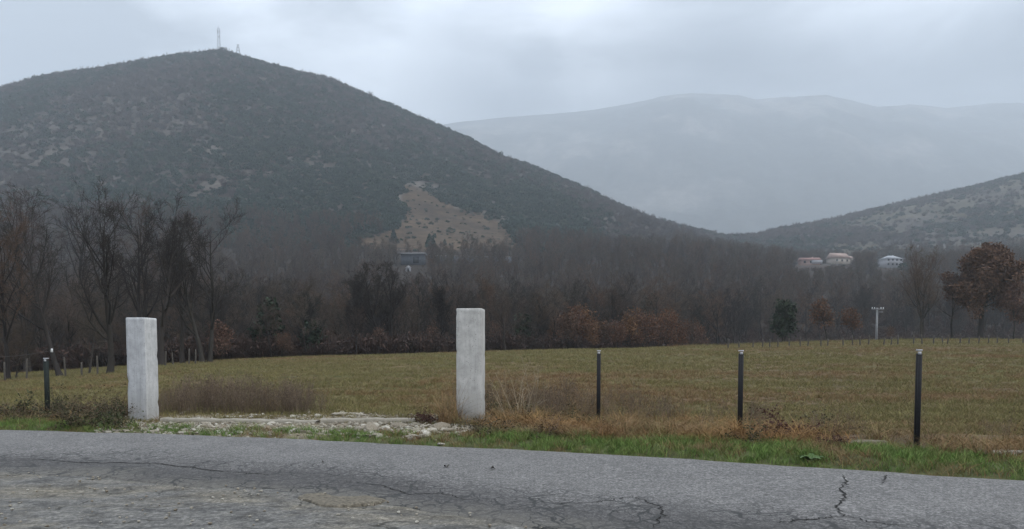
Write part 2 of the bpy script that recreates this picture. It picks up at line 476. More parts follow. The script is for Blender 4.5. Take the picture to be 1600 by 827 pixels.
class MB:
    """collects shapes into one mesh"""
    def __init__(s):
        s.v = []; s.f = []; s.n = 0
    def add(s, v, *fs):
        v = np.asarray(v, float).reshape(-1, 3)
        for f in fs:
            s.f.append(np.asarray(f, int) + s.n)
        s.v.append(v); s.n += len(v)
    def box(s, c, d, rz=0.0, taper=1.0, bev=0.0):
        x, y, z = d[0] / 2, d[1] / 2, d[2] / 2
        if bev <= 0:
            v = np.array([[-x, -y, -z], [x, -y, -z], [x, y, -z], [-x, y, -z], [-x, -y, z], [x, -y, z], [x, y, z], [-x, y, z]])
            v[4:, :2] *= taper
            f = [[0, 3, 2, 1], [4, 5, 6, 7], [0, 1, 5, 4], [1, 2, 6, 5], [2, 3, 7, 6], [3, 0, 4, 7]]
            fs = [f]
        else:
            b = bev
            ring = lambda ix, iy, zz: [[-ix, -iy + b, zz], [-ix + b, -iy, zz], [ix - b, -iy, zz], [ix, -iy + b, zz], [ix, iy - b, zz], [ix - b, iy, zz], [-ix + b, iy, zz], [-ix, iy - b, zz]]
            v = np.array(ring(x - b, y - b, -z) + ring(x, y, -z + b) + ring(x, y, z - b) + ring(x - b, y - b, z))
            q = [[r * 8 + k, r * 8 + (k + 1) % 8, r * 8 + 8 + (k + 1) % 8, r * 8 + 8 + k] for r in range(3) for k in range(8)]
            caps = [[0, 7, 2, 1], [7, 6, 3, 2], [6, 5, 4, 3], [24, 25, 26, 31], [31, 26, 27, 30], [30, 27, 28, 29]]
            fs = [q, caps]
        ca, sa = math.cos(rz), math.sin(rz)
        v = np.stack([v[:, 0] * ca - v[:, 1] * sa, v[:, 0] * sa + v[:, 1] * ca, v[:, 2]], 1) + np.asarray(c, float)
        s.add(v, *fs)
    def bar(s, a, b, r, sides=6, r2=None):
        a = np.asarray(a, float); b = np.asarray(b, float)
        P = np.stack([a, b])[None]
        v, q = tubes(P, np.array([[r, r if r2 is None else r2]]), sides)
        caps = [list(range(sides))[::-1], [sides + k for k in range(sides)]]
        s.add(v, q, [[0, k + 1, k] for k in range(1, sides - 1)], [[sides, sides + k, sides + k + 1] for k in range(1, sides - 1)])
    def mesh(s, name, mats, smooth=False):
        return mesh_from(name, np.concatenate(s.v), s.f, mats, smooth=smooth)
    def build(s, name, mats, parent=None, smooth=False, **kw):
        return link(name, s.mesh(name, mats, smooth), parent, **kw)

def tubes(P, R, sides):
    """P (B,n,3) polylines, R (B,n) radii -> verts, quads"""
    B, n, _ = P.shape
    T = np.empty_like(P)
    T[:, 1:-1] = P[:, 2:] - P[:, :-2]
    T[:, 0] = P[:, 1] - P[:, 0]
    T[:, -1] = P[:, -1] - P[:, -2]
    T /= np.linalg.norm(T, axis=2, keepdims=True) + 1e-9
    mt = T.mean(1)
    ref = np.where((np.abs(mt[:, 2]) > 0.7)[:, None], np.array([1.0, 0, 0]), np.array([0, 0, 1.0]))[:, None, :]
    U = np.cross(T, ref); U /= np.linalg.norm(U, axis=2, keepdims=True) + 1e-9
    V = np.cross(T, U)
    a = np.arange(sides) * 2 * math.pi / sides
    ring = U[:, :, None, :] * np.cos(a)[:, None] + V[:, :, None, :] * np.sin(a)[:, None]
    v = P[:, :, None, :] + ring * R[:, :, None, None]
    idx = np.arange(B * n * sides).reshape(B, n, sides)
    k2 = np.roll(np.arange(sides), -1)
    q = np.stack([idx[:, :-1], idx[:, :-1][:, :, k2], idx[:, 1:][:, :, k2], idx[:, 1:]], -1)
    return v.reshape(-1, 3), q.reshape(-1, 4)
def leaf_quads(P, size, rng, aspect=1.6, up=0.0):
    n = len(P)
    a = rng.normal(size=(n, 3)); a[:, 2] += up
    a /= np.linalg.norm(a, axis=1, keepdims=True)
    b = np.cross(a, rng.normal(size=(n, 3))); b /= np.linalg.norm(b, axis=1, keepdims=True) + 1e-9
    s = size * rng.uniform(0.6, 1.4, (n, 1))
    c = np.cross(a, b) * s * 0.18
    v = np.stack([P - a * s * aspect * 0.5, P + b * s * 0.5 + c, P + a * s * aspect * 0.5, P - b * s * 0.5 + c], 1)
    return v.reshape(-1, 3), np.arange(n * 4).reshape(n, 4)

# ------------------------------------------------------------------ the lie of the land
cr_px = [-900, -400, 0, 200, 350, 500, 700, 850, 1000, 1150, 1300, 1450, 1600, 2100, 2600]
cr_py = [604, 600, 591, 577, 567, 560, 554, 549, 546, 541, 535, 532, 532, 535, 540]
cr_Y = [44, 45, 48, 50, 53, 58, 62, 65, 70, 76, 86, 92, 94, 96, 96]
CS, CE = ray(cr_px, cr_py)
rd_px = [-1200, -700, -300, 0, 60, 130, 200, 260, 320, 345, 400, 470, 530, 600, 660, 715, 780, 850, 910, 970, 1050, 1130, 1180, 1230, 1300, 1400, 1500, 1600, 1750, 2000, 2600]
rd_py = [330, 250, 185, 139, 122, 110, 100, 91, 83, 80, 94, 114, 131, 161, 186, 211, 246, 271, 293, 321, 351, 371, 369, 357, 344, 322, 299, 273, 235, 190, 160]
rd_Y = [800, 820, 850, 870, 880, 890, 895, 900, 900, 900, 895, 890, 885, 875, 865, 855, 845, 835, 830, 830, 830, 850, 880, 920, 950, 970, 990, 1000, 1010, 1020, 1020]
RS, RE = ray(rd_px, rd_py)
ft_px = [-1200, 0, 300, 600, 800, 1000, 1130, 1250, 1400, 1600, 2600]
ft_py = [395, 395, 396, 398, 400, 404, 408, 420, 424, 420, 415]
FS, FE = ray(ft_px, ft_py)
fs_px, fs_py = [0, 200, 400, 600, 800, 1000, 1200, 1400, 1600], [674, 678, 686, 695, 705, 716, 728, 741, 754]
_sx, _sz = ray(fs_px, fs_py)
_y = -EYE / _sz
RX = np.concatenate([[-70, -30], _sx * _y, [12, 30]])
RYv = np.concatenate([[_y[0] + 7.5, _y[0] + 2.8], _y, [_y[-1] - 3.0, _y[-1] - 11]])
def road_far(x):
    return np.interp(x, RX, RYv)
ns_px, ns_py = [0, 110, 240, 350, 450, 600, 700, 850, 1000], [740, 745, 757, 765, 771, 790, 803, 827, 850]
_sx, _sz = ray(ns_px, ns_py)
_y = -EYE / _sz
NX = np.concatenate([[-70, -30], _sx * _y, [6, 14, 30]])
NYv = np.concatenate([[_y[0] + 9, _y[0] + 2.6], _y, [_y[-1] - 2.2, _y[-1] - 5.5, _y[-1] - 14]])
def road_near(x):
    return np.interp(x, NX, NYv) + 0.34 * (fbm(np.asarray(x) * 1.6, np.zeros_like(x), 5, 6) - 0.5)
def H(x, y):
    x = np.asarray(x, float); y = np.asarray(y, float)
    ys = np.maximum(y, 3.0)
    s = x / ys
    yc = np.interp(s, CS, cr_Y); ec = np.interp(s, CS, CE)
    zc = EYE + ec * yc
    t = np.clip((ys - 17.5) / (yc - 17.5), 0, 1)
    z = zc * (0.55 * t + 0.45 * t * (2 - t))
    d = y - road_far(x)
    z = z - 0.06 + 0.13 * sst(-0.05, 0.9, d)
    right = sst(0.30, 0.45, s)
    zd = zc - 3.0 + 1.6 * right
    flat = 4 + 14 * right
    yd = yc + flat + 42
    z = np.where(ys > yc, (zc + 0.07) + (zd - zc) * sst(0, 1, (ys - yc - flat) / 42), z)
    yf = 350.0
    ef = np.interp(s, FS, FE)
    zf = EYE + ef * yf
    t2 = np.clip((ys - yd) / (yf - yd), 0, 1)
    z = np.where(ys > yd, zd + (zf - zd) * t2 ** 1.25, z)
    yr = np.interp(s, RS, rd_Y); er_ = np.interp(s, RS, RE)
    t3 = np.clip((ys - yf) / (yr - yf), 0, 1)
    slow = sst(0.25, 0.4, s)
    g = np.sin(t3 * math.pi / 2) * (1 - slow) + slow * sst(0, 1, t3 * 0.93 + 0.035)
    e = ef + (er_ - ef) * g
    z = np.where(ys > yf, EYE + e * ys, z)
    over = np.maximum(ys - yr, 0)
    z = z - np.where(ys > yr, 0.32 * over + 0.0012 * over ** 2 * 0.25, 0)
    amp = sst(90, 500, ys)
    z = z + amp * (17.0 * (fbm(x / 130, y / 160, 21, 4) - 0.5) + 2.6 * (fbm(x / 28, y / 28, 31, 3) - 0.5)) * (1 - 0.65 * sst(0.86, 1.0, ys / yr))
    nearw = sst(0.4, 3.0, d) * (1 - sst(70, 120, ys))
    z = z + nearw * (0.16 * (fbm(x / 5, y / 5, 41, 3) - 0.5) + 0.05 * (fbm(x * 1.2, y * 1.2, 47, 3) - 0.5))
    return z
def hit(px, py, y0=8.0, y1=1400.0):
    """the point of the ground seen at a place in the photograph"""
    sx, sz = ray(px, py)
    ys = y0 * (y1 / y0) ** np.linspace(0, 1, 3000)
    dz = H(sx * ys, ys) - (EYE + sz * ys)
    k = np.argmax(dz > 0)
    if dz[k] <= 0:
        k = int(np.argmax(dz))
    y = ys[k]
    return np.array([sx * y, y, float(H(sx * y, y))])
def at(px, Y):
    """ground point at distance Y in the direction of a column of the photograph (near the horizon)"""
    sx, _ = ray(px, 545)
    return np.array([sx * Y, Y, float(H(sx * Y, Y))])
def height_for(p, py_top):
    """height of a thing standing at p whose top is seen at py_top"""
    _, sz = ray(800, py_top)
    return float(EYE + sz * p[1] - p[2])
def in_poly(px, py, poly):
    px = np.asarray(px); py = np.asarray(py)
    r = np.zeros(px.shape, bool)
    n = len(poly)
    for i in range(n):
        x1, y1 = poly[i]; x2, y2 = poly[(i + 1) % n]
        c = ((y1 > py) != (y2 > py)) & (px < (x2 - x1) * (py - y1) / (y2 - y1 + 1e-9) + x1)
        r ^= c
    return r
CLEARING = [(632, 288), (668, 300), (700, 322), (752, 336), (790, 352), (808, 384), (806, 402), (700, 404), (545, 402), (520, 388), (590, 366), (640, 352), (628, 322)]
def clearing(x, y, z):
    px, py = proj(x, y, z)
    wob = 34 * (fbm(px / 26, py / 15, 61, 4) - 0.5)
    return in_poly(px + wob, py + wob * 0.6, CLEARING) & (y > 330) & (y < 760)

# fence line (posts, pillars)
POSTS = [(75, 656, 560), (935, 664, 548), (1156, 675, 548), (1432, 701, 547)]
FX, FY = [-40], [17.5]
for px, py in [(75, 656), (225, 657), (736, 661), (935, 664), (1156, 675), (1432, 701), (1600, 716)]:
    p = hit(px, py)
    FX.append(p[0]); FY.append(p[1])
FX.append(20); FY.append(3.5)
def fence_y(x):
    return np.interp(x, FX, FY)

# ------------------------------------------------------------------ ground, hills, mountain
def fan(sx, ys):
    S, Y = np.meshgrid(sx, ys)
    X = S * Y
    nr, nc = S.shape
    i = np.arange(nr * nc).reshape(nr, nc)
    q = np.stack([i[:-1, :-1], i[:-1, 1:], i[1:, 1:], i[1:, :-1]], -1).reshape(-1, 4)
    return X.ravel(), Y.ravel(), q
def build_ground():
    sx = np.concatenate([np.linspace(-3.5, -0.95, 60)[:-1], np.linspace(-0.95, 0.95, 430), np.linspace(0.95, 3.5, 60)[1:]])
    ys = np.concatenate([np.linspace(3, 26, 190)[:-1], 26 * (360 / 26) ** np.linspace(0, 1, 210)])
    X, Y, q = fan(sx, ys)
    Z = H(X, Y)
    me = mesh_from('ground', np.stack([X, Y, Z], 1), [q], M['ground'], smooth=True)
    d = Y - road_far(X)
    n = fbm(X / 14, Y / 5, 3, 5); n2 = fbm(X / 1.7, Y / 1.7, 8, 3)
    c = np.tile(np.array([0.112, 0.097, 0.048]), (len(X), 1))
    c = mixc(c, (0.120, 0.088, 0.050), sst(0.42, 0.62, n))
    c = mixc(c, (0.078, 0.085, 0.034), 0.7 * sst(0.5, 0.68, n2))
    pxx, pyy = proj(X, Y, Z)
    c = mixc(c, (0.112, 0.080, 0.055), 0.75 * sst(950, 1250, pxx) * sst(0.35, 0.55, n) * (1 - sst(60, 75, Y)))
    c = mixc(c, (0.10, 0.105, 0.04), sst(1300, 1420, pxx) * sst(70, 80, Y) * (1 - sst(100, 105, Y)))
    c = mixc(c, (0.085, 0.065, 0.045), sst(3.0, 0.2, np.abs(Y - fence_y(X) - 0.8)) * 0.6)
    c = mixc(c, (0.070, 0.078, 0.035), 1 - sst(0.6, 2.2, d))
    gate = (sst(130, 200, pxx) * (1 - sst(700, 750, pxx)) * (1 - sst(1.2, 2.4, np.abs(Y - fence_y(X) + 0.3)))) * (Y < 30)
    c = mixc(c, (0.21, 0.18, 0.135), gate * sst(0.35, 0.6, n2))
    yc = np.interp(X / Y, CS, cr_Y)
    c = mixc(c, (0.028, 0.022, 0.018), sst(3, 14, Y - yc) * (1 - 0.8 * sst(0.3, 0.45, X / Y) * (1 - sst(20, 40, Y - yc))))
    set_tint(me, c)
    return tag(link('ground', me), None, None, kind='structure')
build_ground()
def build_hill():
    sx = np.concatenate([np.linspace(-2.4, -0.85, 50)[:-1], np.linspace(-0.85, 0.85, 420), np.linspace(0.85, 2.4, 50)[1:]])
    ys = np.linspace(352, 1700, 250)
    ys = np.concatenate([[345], ys])
    X, Y, q = fan(sx, ys)
    Z = H(X, Y)
    Z[Y < 350] -= 0.6
    Z = np.maximum(Z, -2)
    me = mesh_from('hill', np.stack([X, Y, Z], 1), [q], M['hill'], smooth=True)
    n = fbm(X / 70, Y / 70, 71, 5)
    c = np.tile(np.array([0.060, 0.055, 0.048]), (len(X), 1))
    c = mixc(c, (0.095, 0.089, 0.079), sst(0.55, 0.72, n))
    cl_ = clearing(X, Y, Z).astype(float)
    c = mixc(c, (0.042, 0.034, 0.029), (1 - sst(400, 460, Y)) * (1 - cl_))
    c = mixc(c, (0.064, 0.048, 0.033), cl_)
    rs = sst(0.34, 0.5, X / Y) * sst(450, 600, Y)
    c = mixc(c, (0.066, 0.062, 0.045), rs * sst(0.3, 0.5, n))
    set_tint(me, c)
    return tag(link('hill', me), None, None, kind='structure')
build_hill()
def build_mountain():
    mp_px = [-1500, -400, 300, 560, 700, 800, 900, 980, 1040, 1080, 1130, 1180, 1230, 1290, 1330, 1370, 1420, 1480, 1550, 1650, 1800, 2200, 3000]
    mp_py = [330, 300, 240, 208, 192, 182, 174, 164, 152, 148, 151, 157, 154, 152, 160, 168, 164, 168, 162, 168, 180, 200, 260]
    S, E = ray(mp_px, mp_py)
    sx = np.concatenate([np.linspace(-1.8, -0.3, 60)[:-1], np.linspace(-0.3, 0.9, 300), np.linspace(0.9, 1.8, 40)[1:]])
    ys = np.linspace(1750, 4900, 240)
    X, Y, q = fan(sx, ys)
    s = X / Y
    yr = 3900 + 250 * (fbm(s * 5, s * 0, 81, 3) - 0.5)
    er = np.interp(s, S, E)
    t = np.clip((Y - 1750) / (yr - 1750), 0, 1)
    e = 0.03 + (er - 0.03) * np.sin(t * math.pi / 2) ** 0.9
    Z = EYE + e * Y - 0.5 * np.maximum(Y - yr, 0)
    Z += (190 * (fbm(X / 700, Y / 1100, 91, 5) - 0.5) + 60 * (fbm(X / 150, Y / 200, 95, 4) - 0.5)) * (1 - 0.8 * sst(0.8, 1, t))
    me = mesh_from('mountain', np.stack([X, Y, Z], 1), [q], M['hill'], smooth=True)
    n = fbm(X / 260, Y / 260, 101, 5)
    c = np.tile(np.array([0.045, 0.047, 0.043]), (len(X), 1))
    c = mixc(c, (0.115, 0.11, 0.10), sst(0.48, 0.62, n) * (0.3 + 0.7 * sst(0.45, 0.6, fbm(X / 90, Y / 160, 107, 4))))
    set_tint(me, c)
    return tag(link('mountain', me), None, None, kind='structure')
build_mountain()

# ------------------------------------------------------------------ road and forecourt
def build_road():
    xs = np.concatenate([np.linspace(-60, -14, 90)[:-1], np.linspace(-14, 9, 560), np.linspace(9, 22, 60)[1:]])
    V = np.linspace(0, 1, 90)
    Xg, Vg = np.meshgrid(xs, V)
    n0 = road_near(Xg); f0 = road_far(Xg) + 0.10 * (fbm(Xg * 2.0, Xg * 0, 15, 3) - 0.5)
    Y = n0 + (f0 - n0) * Vg
    dn = Y - n0; df = f0 - Y
    Z = 0.030 + 0.03 * (fbm(Xg / 1.5, Y / 1.5, 12, 3) - 0.5) - 0.016 * (1 - sst(0, 0.4, dn)) - 0.04 * (1 - sst(0, 0.06, df))
    Z[0] = -0.012
    nr, nc = Xg.shape
    i = np.arange(nr * nc).reshape(nr, nc)
    q = np.stack([i[:-1, :-1], i[:-1, 1:], i[1:, 1:], i[1:, :-1]], -1).reshape(-1, 4)
    v = np.stack([Xg.ravel(), Y.ravel(), Z.ravel()], 1)
    x, y = Xg.ravel(), Y.ravel()
    mb = MB(); mb.add(v, q)
    # the long open cracks across the lane
    def crack(pts, w, seed):
        r = np.random.default_rng(seed)
        P = np.array([hit_road(*p) for p in pts])
        t = np.linspace(0, len(P) - 1, len(P) * 9)
        Q = np.stack([np.interp(t, np.arange(len(P)), P[:, k]) for k in range(2)], 1)
        Q += r.normal(0, 0.018, Q.shape)
        tg = np.gradient(Q, axis=0); tg /= np.linalg.norm(tg, axis=1, keepdims=True)
        nrm = np.stack([-tg[:, 1], tg[:, 0]], 1)
        ww = (w * r.uniform(0.35, 1.0, len(Q)) * np.sin(np.linspace(0.12, math.pi - 0.12, len(Q))) ** 0.5)[:, None]
        A = Q - nrm * ww; B = Q + nrm * ww
        zz = lambda U: 0.030 + 0.03 * (fbm(U[:, 0] / 1.5, U[:, 1] / 1.5, 12, 3) - 0.5) + 0.004
        k = len(Q); j = np.arange(k - 1)
        mb.add(np.concatenate([np.c_[A, zz(A)], np.c_[B, zz(B)]]), np.stack([j, j + 1, j + 1 + k, j + k], 1))
    nq = len(q)
    crack([(1316, 742), (1324, 752), (1312, 764), (1322, 776), (1306, 792), (1318, 806)], 0.017, 1)
    crack([(1384, 742), (1378, 756)], 0.012, 2)
    crack([(1318, 806), (1270, 812), (1212, 818)], 0.012, 3)
    crack([(990, 776), (1030, 792), (1036, 806), (1022, 826)], 0.014, 4)
    crack([(990, 776), (930, 786), (860, 788)], 0.010, 5)
    crack([(1318, 806), (1360, 815), (1420, 824)], 0.010, 6)
    crack([(540, 752), (600, 758), (640, 772), (690, 770), (730, 782)], 0.012, 7)
    crack([(30, 716), (120, 722), (240, 725), (350, 738), (420, 742)], 0.020, 8)
    M['crack'] = plain_mat('dirt_in_cracks', (0.014, 0.013, 0.012), 0.95, 0.2, 30)
    midx = np.concatenate([np.zeros(nq, int), np.ones(sum(len(f) for f in mb.f) - nq, int)])
    me = mesh_from('road', np.concatenate(mb.v), mb.f, [M['asphalt'], M['crack']], midx, smooth=True)
    band = 1 - sst(0.75, 1.85, dn.ravel() + 0.8 * (fbm(x / 2.2, y / 2.2, 19, 3) - 0.5))
    cracked = 1 - sst(1.2, 2.6, dn.ravel() + 1.2 * (fbm(x / 1.8, y / 1.8, 23, 3) - 0.5))
    dust = 1 - sst(0.0, 0.25, df.ravel() + 0.25 * (fbm(x, y, 29, 3) - 0.5))
    dust = np.maximum(dust, 1.0 * (1 - sst(0.0, 0.7, dn.ravel() + 0.9 * (fbm(x / 0.7, y / 0.7, 28, 4) - 0.45))))
    col = np.zeros((len(me.vertices), 3))
    col[:len(x)] = np.stack([band, cracked, dust], 1)
    set_tint(me, col, 'wear')
    return tag(link('road', me), None, None, kind='structure')
def hit_road(px, py):
    sx, sz = ray(px, py)
    y = (0.03 - EYE) / sz
    return float(sx * y), float(y)
build_road()
def build_forecourt():
    xs = np.concatenate([np.linspace(-60, -11, 60)[:-1], np.linspace(-11, 4, 420), np.linspace(4, 30, 60)[1:]])
    V = np.linspace(0, 1, 220) ** 0.62
    Xg, Vg = np.meshgrid(xs, V)
    n0 = np.interp(Xg, NX, NYv) + 0.55
    Y = -14 + (n0 + 14) * Vg
    Z = 0.008 + 0.055 * (fbm(Xg / 1.3, Y / 1.3, 33, 4) - 0.5) + 0.018 * (fbm(Xg * 4, Y * 4, 37, 3) - 0.5)
    dd = Y - (n0 - 0.55)
    Z = Z * (1 - sst(-0.5, -0.15, dd)) + sst(-0.5, -0.15, dd) * 0.006 - 0.03 * sst(0.2, 0.5, dd)
    nr, nc = Xg.shape
    i = np.arange(nr * nc).reshape(nr, nc)
    q = np.stack([i[:-1, :-1], i[:-1, 1:], i[1:, 1:], i[1:, :-1]], -1).reshape(-1, 4)
    me = mesh_from('forecourt', np.stack([Xg.ravel(), Y.ravel(), Z.ravel()], 1), [q], M['forecourt'], smooth=True)
    return tag(link('forecourt', me), None, None, kind='structure')
build_forecourt()
def build_patch():
    outline = [(462, 774), (478, 768), (520, 765), (560, 768), (596, 775), (604, 780), (585, 787), (560, 789), (525, 792), (500, 790), (487, 783), (470, 780)]
    r = np.random.default_rng(3)
    P = np.array([hit_road(*p) for p in outline])
    t = np.linspace(0, len(P), 96, endpoint=False)
    Q = np.stack([np.interp(t, np.arange(len(P) + 1), np.append(P[:, k], P[0, k])) for k in range(2)], 1)
    Q += r.normal(0, 0.014, Q.shape)
    c = Q.mean(0)
    Qs = sum(np.roll(Q, k, 0) for k in range(-4, 5)) / 9.0
    rings, z = [], []
    for s_, zz in ((1.0, 0.005), (0.985, 0.052), (0.93, 0.066), (0.75, 0.072), (0.5, 0.070), (0.25, 0.072), (0.02, 0.072)):
        Qk = Q if s_ > 0.99 else Qs
        rg = c + (Qk - c) * s_
        rings.append(rg)
        nearness = 0.30 + 0.70 * (1 - sst(c[1] - 0.25, c[1] + 0.30, rg[:, 1]))
        z.append(zz * 0.62 * nearness + 0.016 * (fbm(rg[:, 0] * 9, rg[:, 1] * 9, 55, 4) - 0.5) * (zz > 0.01))
    n = len(Q)
    v = np.concatenate([np.c_[a, b] for a, b in zip(rings, z)])
    j = np.arange(n); j2 = np.roll(j, -1)
    q = np.concatenate([np.stack([k * n + j, k * n + j2, (k + 1) * n + j2, (k + 1) * n + j], 1) for k in range(len(rings) - 1)])
    return tag(link('dirt_patch', mesh_from('dirt_patch', v, [q], M['patch'])), None, None, kind='structure')
build_patch()

# ------------------------------------------------------------------ pillars and fence posts
def pillar(name, px, pyb, pyt, w, d, rz, mat, label, seed, seam=None, side_mat=None):
    p = hit(px, pyb)
    h = height_for(p, pyt) + 0.08
    nx, nz_ = 7, 40
    b = 0.012
    per = []
    for k in range(4):                      # a chamfered square outline
        ax = [(-1, -1), (1, -1), (1, 1), (-1, 1)][k]; bx = [(-1, -1), (1, -1), (1, 1), (-1, 1)][(k + 1) % 4]
        for t in np.linspace(0, 1, nx):
            x = ax[0] + (bx[0] - ax[0]) * t; y = ax[1] + (bx[1] - ax[1]) * t
            ux, uy = (bx[0] - ax[0]) / 2, (bx[1] - ax[1]) / 2
            o = b * (1 if t == 0 else -1 if t == 1 else 0)
            per.append((x * w / 2 + ux * o, y * d / 2 + uy * o))
    per = np.array(per); n = len(per)
    r = np.random.default_rng(seed)
    zs = np.linspace(-0.08, h - 0.08, nz_)
    vs_, rings = [], []
    for k, z in enumerate(zs):
        a = np.arctan2(per[:, 1], per[:, 0])
        off = 0.003 * (fbm(a * 3 + seed, np.full(n, z * 3.0), seed, 3) - 0.5)
        chip = np.zeros(n)
        corner = (np.abs(per[:, 0]) > w / 2 - 0.03) & (np.abs(per[:, 1]) > d / 2 - 0.03)
        chip[corner] = 0.045 * np.clip(fbm(np.full(corner.sum(), z * 6.0), np.sign(per[corner, 0]) * 7.0 + np.sign(per[corner, 1]) * 3.0, seed + 5, 4) - 0.66, 0, 1) * 5
        low = 0.05 * (1 - sst(0.0, 0.35, z)) * (per[:, 0] < 0) * (0.4 + 0.6 * r.random(n))
        f = 1 + (off - chip * 0.35 - low * (seed == 2)) / (np.abs(per).max(1))
        ring = per * f[:, None]
        if seam and abs(z - seam) < (zs[1] - zs[0]) * 0.6:
            ring = ring * 0.985
        rings.append(np.c_[ring, np.full(n, z)])
    top = rings[-1].copy(); top[:, :2] *= (1 - 2 * b / w); rings[-1][:, 2] -= b
    rings.append(top); top2 = top.copy(); top2[:, :2] *= 0.01; top2[:, 2] += 0.004
    rings.append(top2)
    v = np.concatenate(rings)
    j = np.arange(n); j2 = np.roll(j, -1)
    q = np.concatenate([np.stack([k * n + j, k * n + j2, (k + 1) * n + j2, (k + 1) * n + j], 1) for k in range(len(rings) - 1)])
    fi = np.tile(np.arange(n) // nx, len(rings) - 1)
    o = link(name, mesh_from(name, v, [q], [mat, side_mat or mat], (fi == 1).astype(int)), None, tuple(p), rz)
    return tag(o, label, 'pillar', 'concrete gate pillars')
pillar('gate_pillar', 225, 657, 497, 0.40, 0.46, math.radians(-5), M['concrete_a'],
       'bluish pale concrete gate pillar showing two faces, beside dry brush and a bramble', 1, seam=1.34, side_mat=M['concrete_lit'])
pillar('gate_pillar', 736, 661, 483, 0.50, 0.46, math.radians(-5.5), M['concrete_b'],
       'tall grey concrete gate pillar with orange dry grass at its foot', 2)
post_labels = ['dark greenish square fence post in the weeds by the pale two faced pillar',
               'black square fence post with white cap, next to the tall grey pillar',
               'black square fence post with white cap beside the dark red bush',
               'tallest black square fence post with pale cap, near white slabs']
for k, (px, pb, pt) in enumerate(POSTS):
    p = hit(px, pb)
    h = height_for(p, pt)
    t = tag(link('fence_post', None, None, tuple(p), [0.1, -0.12, -0.18, -0.35][k]), post_labels[k], 'fence post', 'black roadside fence posts')
    t.empty_display_size = 0.1
    if k == 0:
        t.rotation_euler[1] = 0.0
    wd = [0.078, 0.076, 0.08, 0.074][k]
    mb = MB(); mb.box((0, 0, (h - 0.05) / 2 - 0.1), (wd, wd, h + 0.15), bev=0.006)
    for gx in (-0.25, 0.25):
        mb.box((gx * wd, -wd / 2, h / 2 - 0.05), (0.008, 0.006, h - 0.08))
    mb.build('shaft', M['post_green'] if k == 0 else M['post'], t)
    mb = MB(); mb.box((0, 0, h - 0.004), (wd + 0.003, wd + 0.003, 0.022), bev=0.006)
    mb.box((0, -wd / 2 - 0.004, h - 0.045), (wd * 0.6, 0.006, 0.04))
    mb.build('cap', M['cap'], t)

# ------------------------------------------------------------------ kerb beam and limestone rubble
def beam(pxa, pya, pxb, pyb, label, hgt, seed, dz):
    pa, pb_ = hit(pxa, pya), hit(pxb, pyb)
    L = np.linalg.norm((pb_ - pa)[:2])
    nx = 50
    prof = np.array([(-0.10, -0.10), (-0.095, hgt - 0.02), (-0.075, hgt), (0.075, hgt), (0.095, hgt - 0.02), (0.10, -0.10)])
    v = []
    for x in np.linspace(-L / 2, L / 2, nx):
        q1, q2, q3 = (fbm(np.array([x * f]), np.array([float(g)]), seed, 4)[0] - 0.5 for f, g in ((2.0, 0), (0.8, 3), (7.0, 8)))
        v.append(np.c_[np.full(6, x) + 0.04 * q3, prof[:, 0] * (1 + 0.3 * q1) + 0.04 * q2, prof[:, 1] + 0.03 * q2 + 0.035 * q3 * (prof[:, 1] > 0)])
    v = np.concatenate(v)
    j = np.arange(6); j2 = np.roll(j, -1)
    q = np.concatenate([np.stack([k * 6 + j, k * 6 + j2, (k + 1) * 6 + j2, (k + 1) * 6 + j], 1) for k in range(nx - 1)] + [np.array([[0, 1, 4, 5], [1, 2, 3, 4]])] + [np.array([[0, 5, 4, 1], [4, 3, 2, 1]]) + (nx - 1) * 6])
    mid = (pa + pb_) / 2
    o = link('threshold_beam', mesh_from('threshold_beam', v, [q], M['beam']), None, (mid[0], mid[1], float(H(mid[0], mid[1])) + dz), math.atan2(pb_[1] - pa[1], pb_[0] - pa[0]))
    return tag(o, label, 'beam')
beam(254, 660, 497, 661, 'long low concrete beam in rubble starting at the pale two faced pillar', 0.05, 66, 0.02)
beam(502, 661, 650, 661, 'short broken length of concrete beam in rubble, nearer the tall grey pillar', 0.05, 69, 0.02)

def rock_mesh(seed, flat=0.6):
    import bmesh
    r = np.random.default_rng(seed)
    bm = bmesh.new()
    bmesh.ops.create_icosphere(bm, subdivisions=2, radius=1.0)
    cuts = r.normal(size=(9, 3)); cuts /= np.linalg.norm(cuts, axis=1, keepdims=True)
    dist = r.uniform(0.55, 0.85, 9)
    for vv in bm.verts:
        c = np.array(vv.co)
        for n_, d_ in zip(cuts, dist):
            e = c @ n_ - d_
            if e > 0:
                c = c - n_ * e
        c = c * (1 + r.normal(0, 0.025))
        vv.co = (c[0], c[1] * r.uniform(0.97, 1.03), c[2] * flat)
    me = bpy.data.meshes.new('rock')
    bm.to_mesh(me); bm.free()
    me.materials.append(M['rock'])
    return me
rocks = [rock_mesh(s, f) for s, f in ((1, .7), (2, .55), (3, .8), (4, .4), (5, .6), (6, .5), (7, .75))]
r = np.random.default_rng(21)
def put_rock(px, py, size, mesh=None, label=None, group='pale rubble stones between the pillars', flat=1.0, dz=0.0):
    p = hit(px, py)
    o = link('rubble_stone', rocks[r.integers(len(rocks))] if mesh is None else mesh, None,
             (p[0], p[1], p[2] + size * 0.02 + dz), r.uniform(0, 6.28), (size * r.uniform(0.8, 1.3), size * r.uniform(0.7, 1.0), size * r.uniform(0.7, 1.0) * flat))
    o.rotation_euler[0] = r.normal(0, 0.2); o.rotation_euler[1] = r.normal(0, 0.2)
    tag(o, label or 'pale limestone rubble stone lying between the two concrete pillars', 'stone', group)
    return o
made = 0
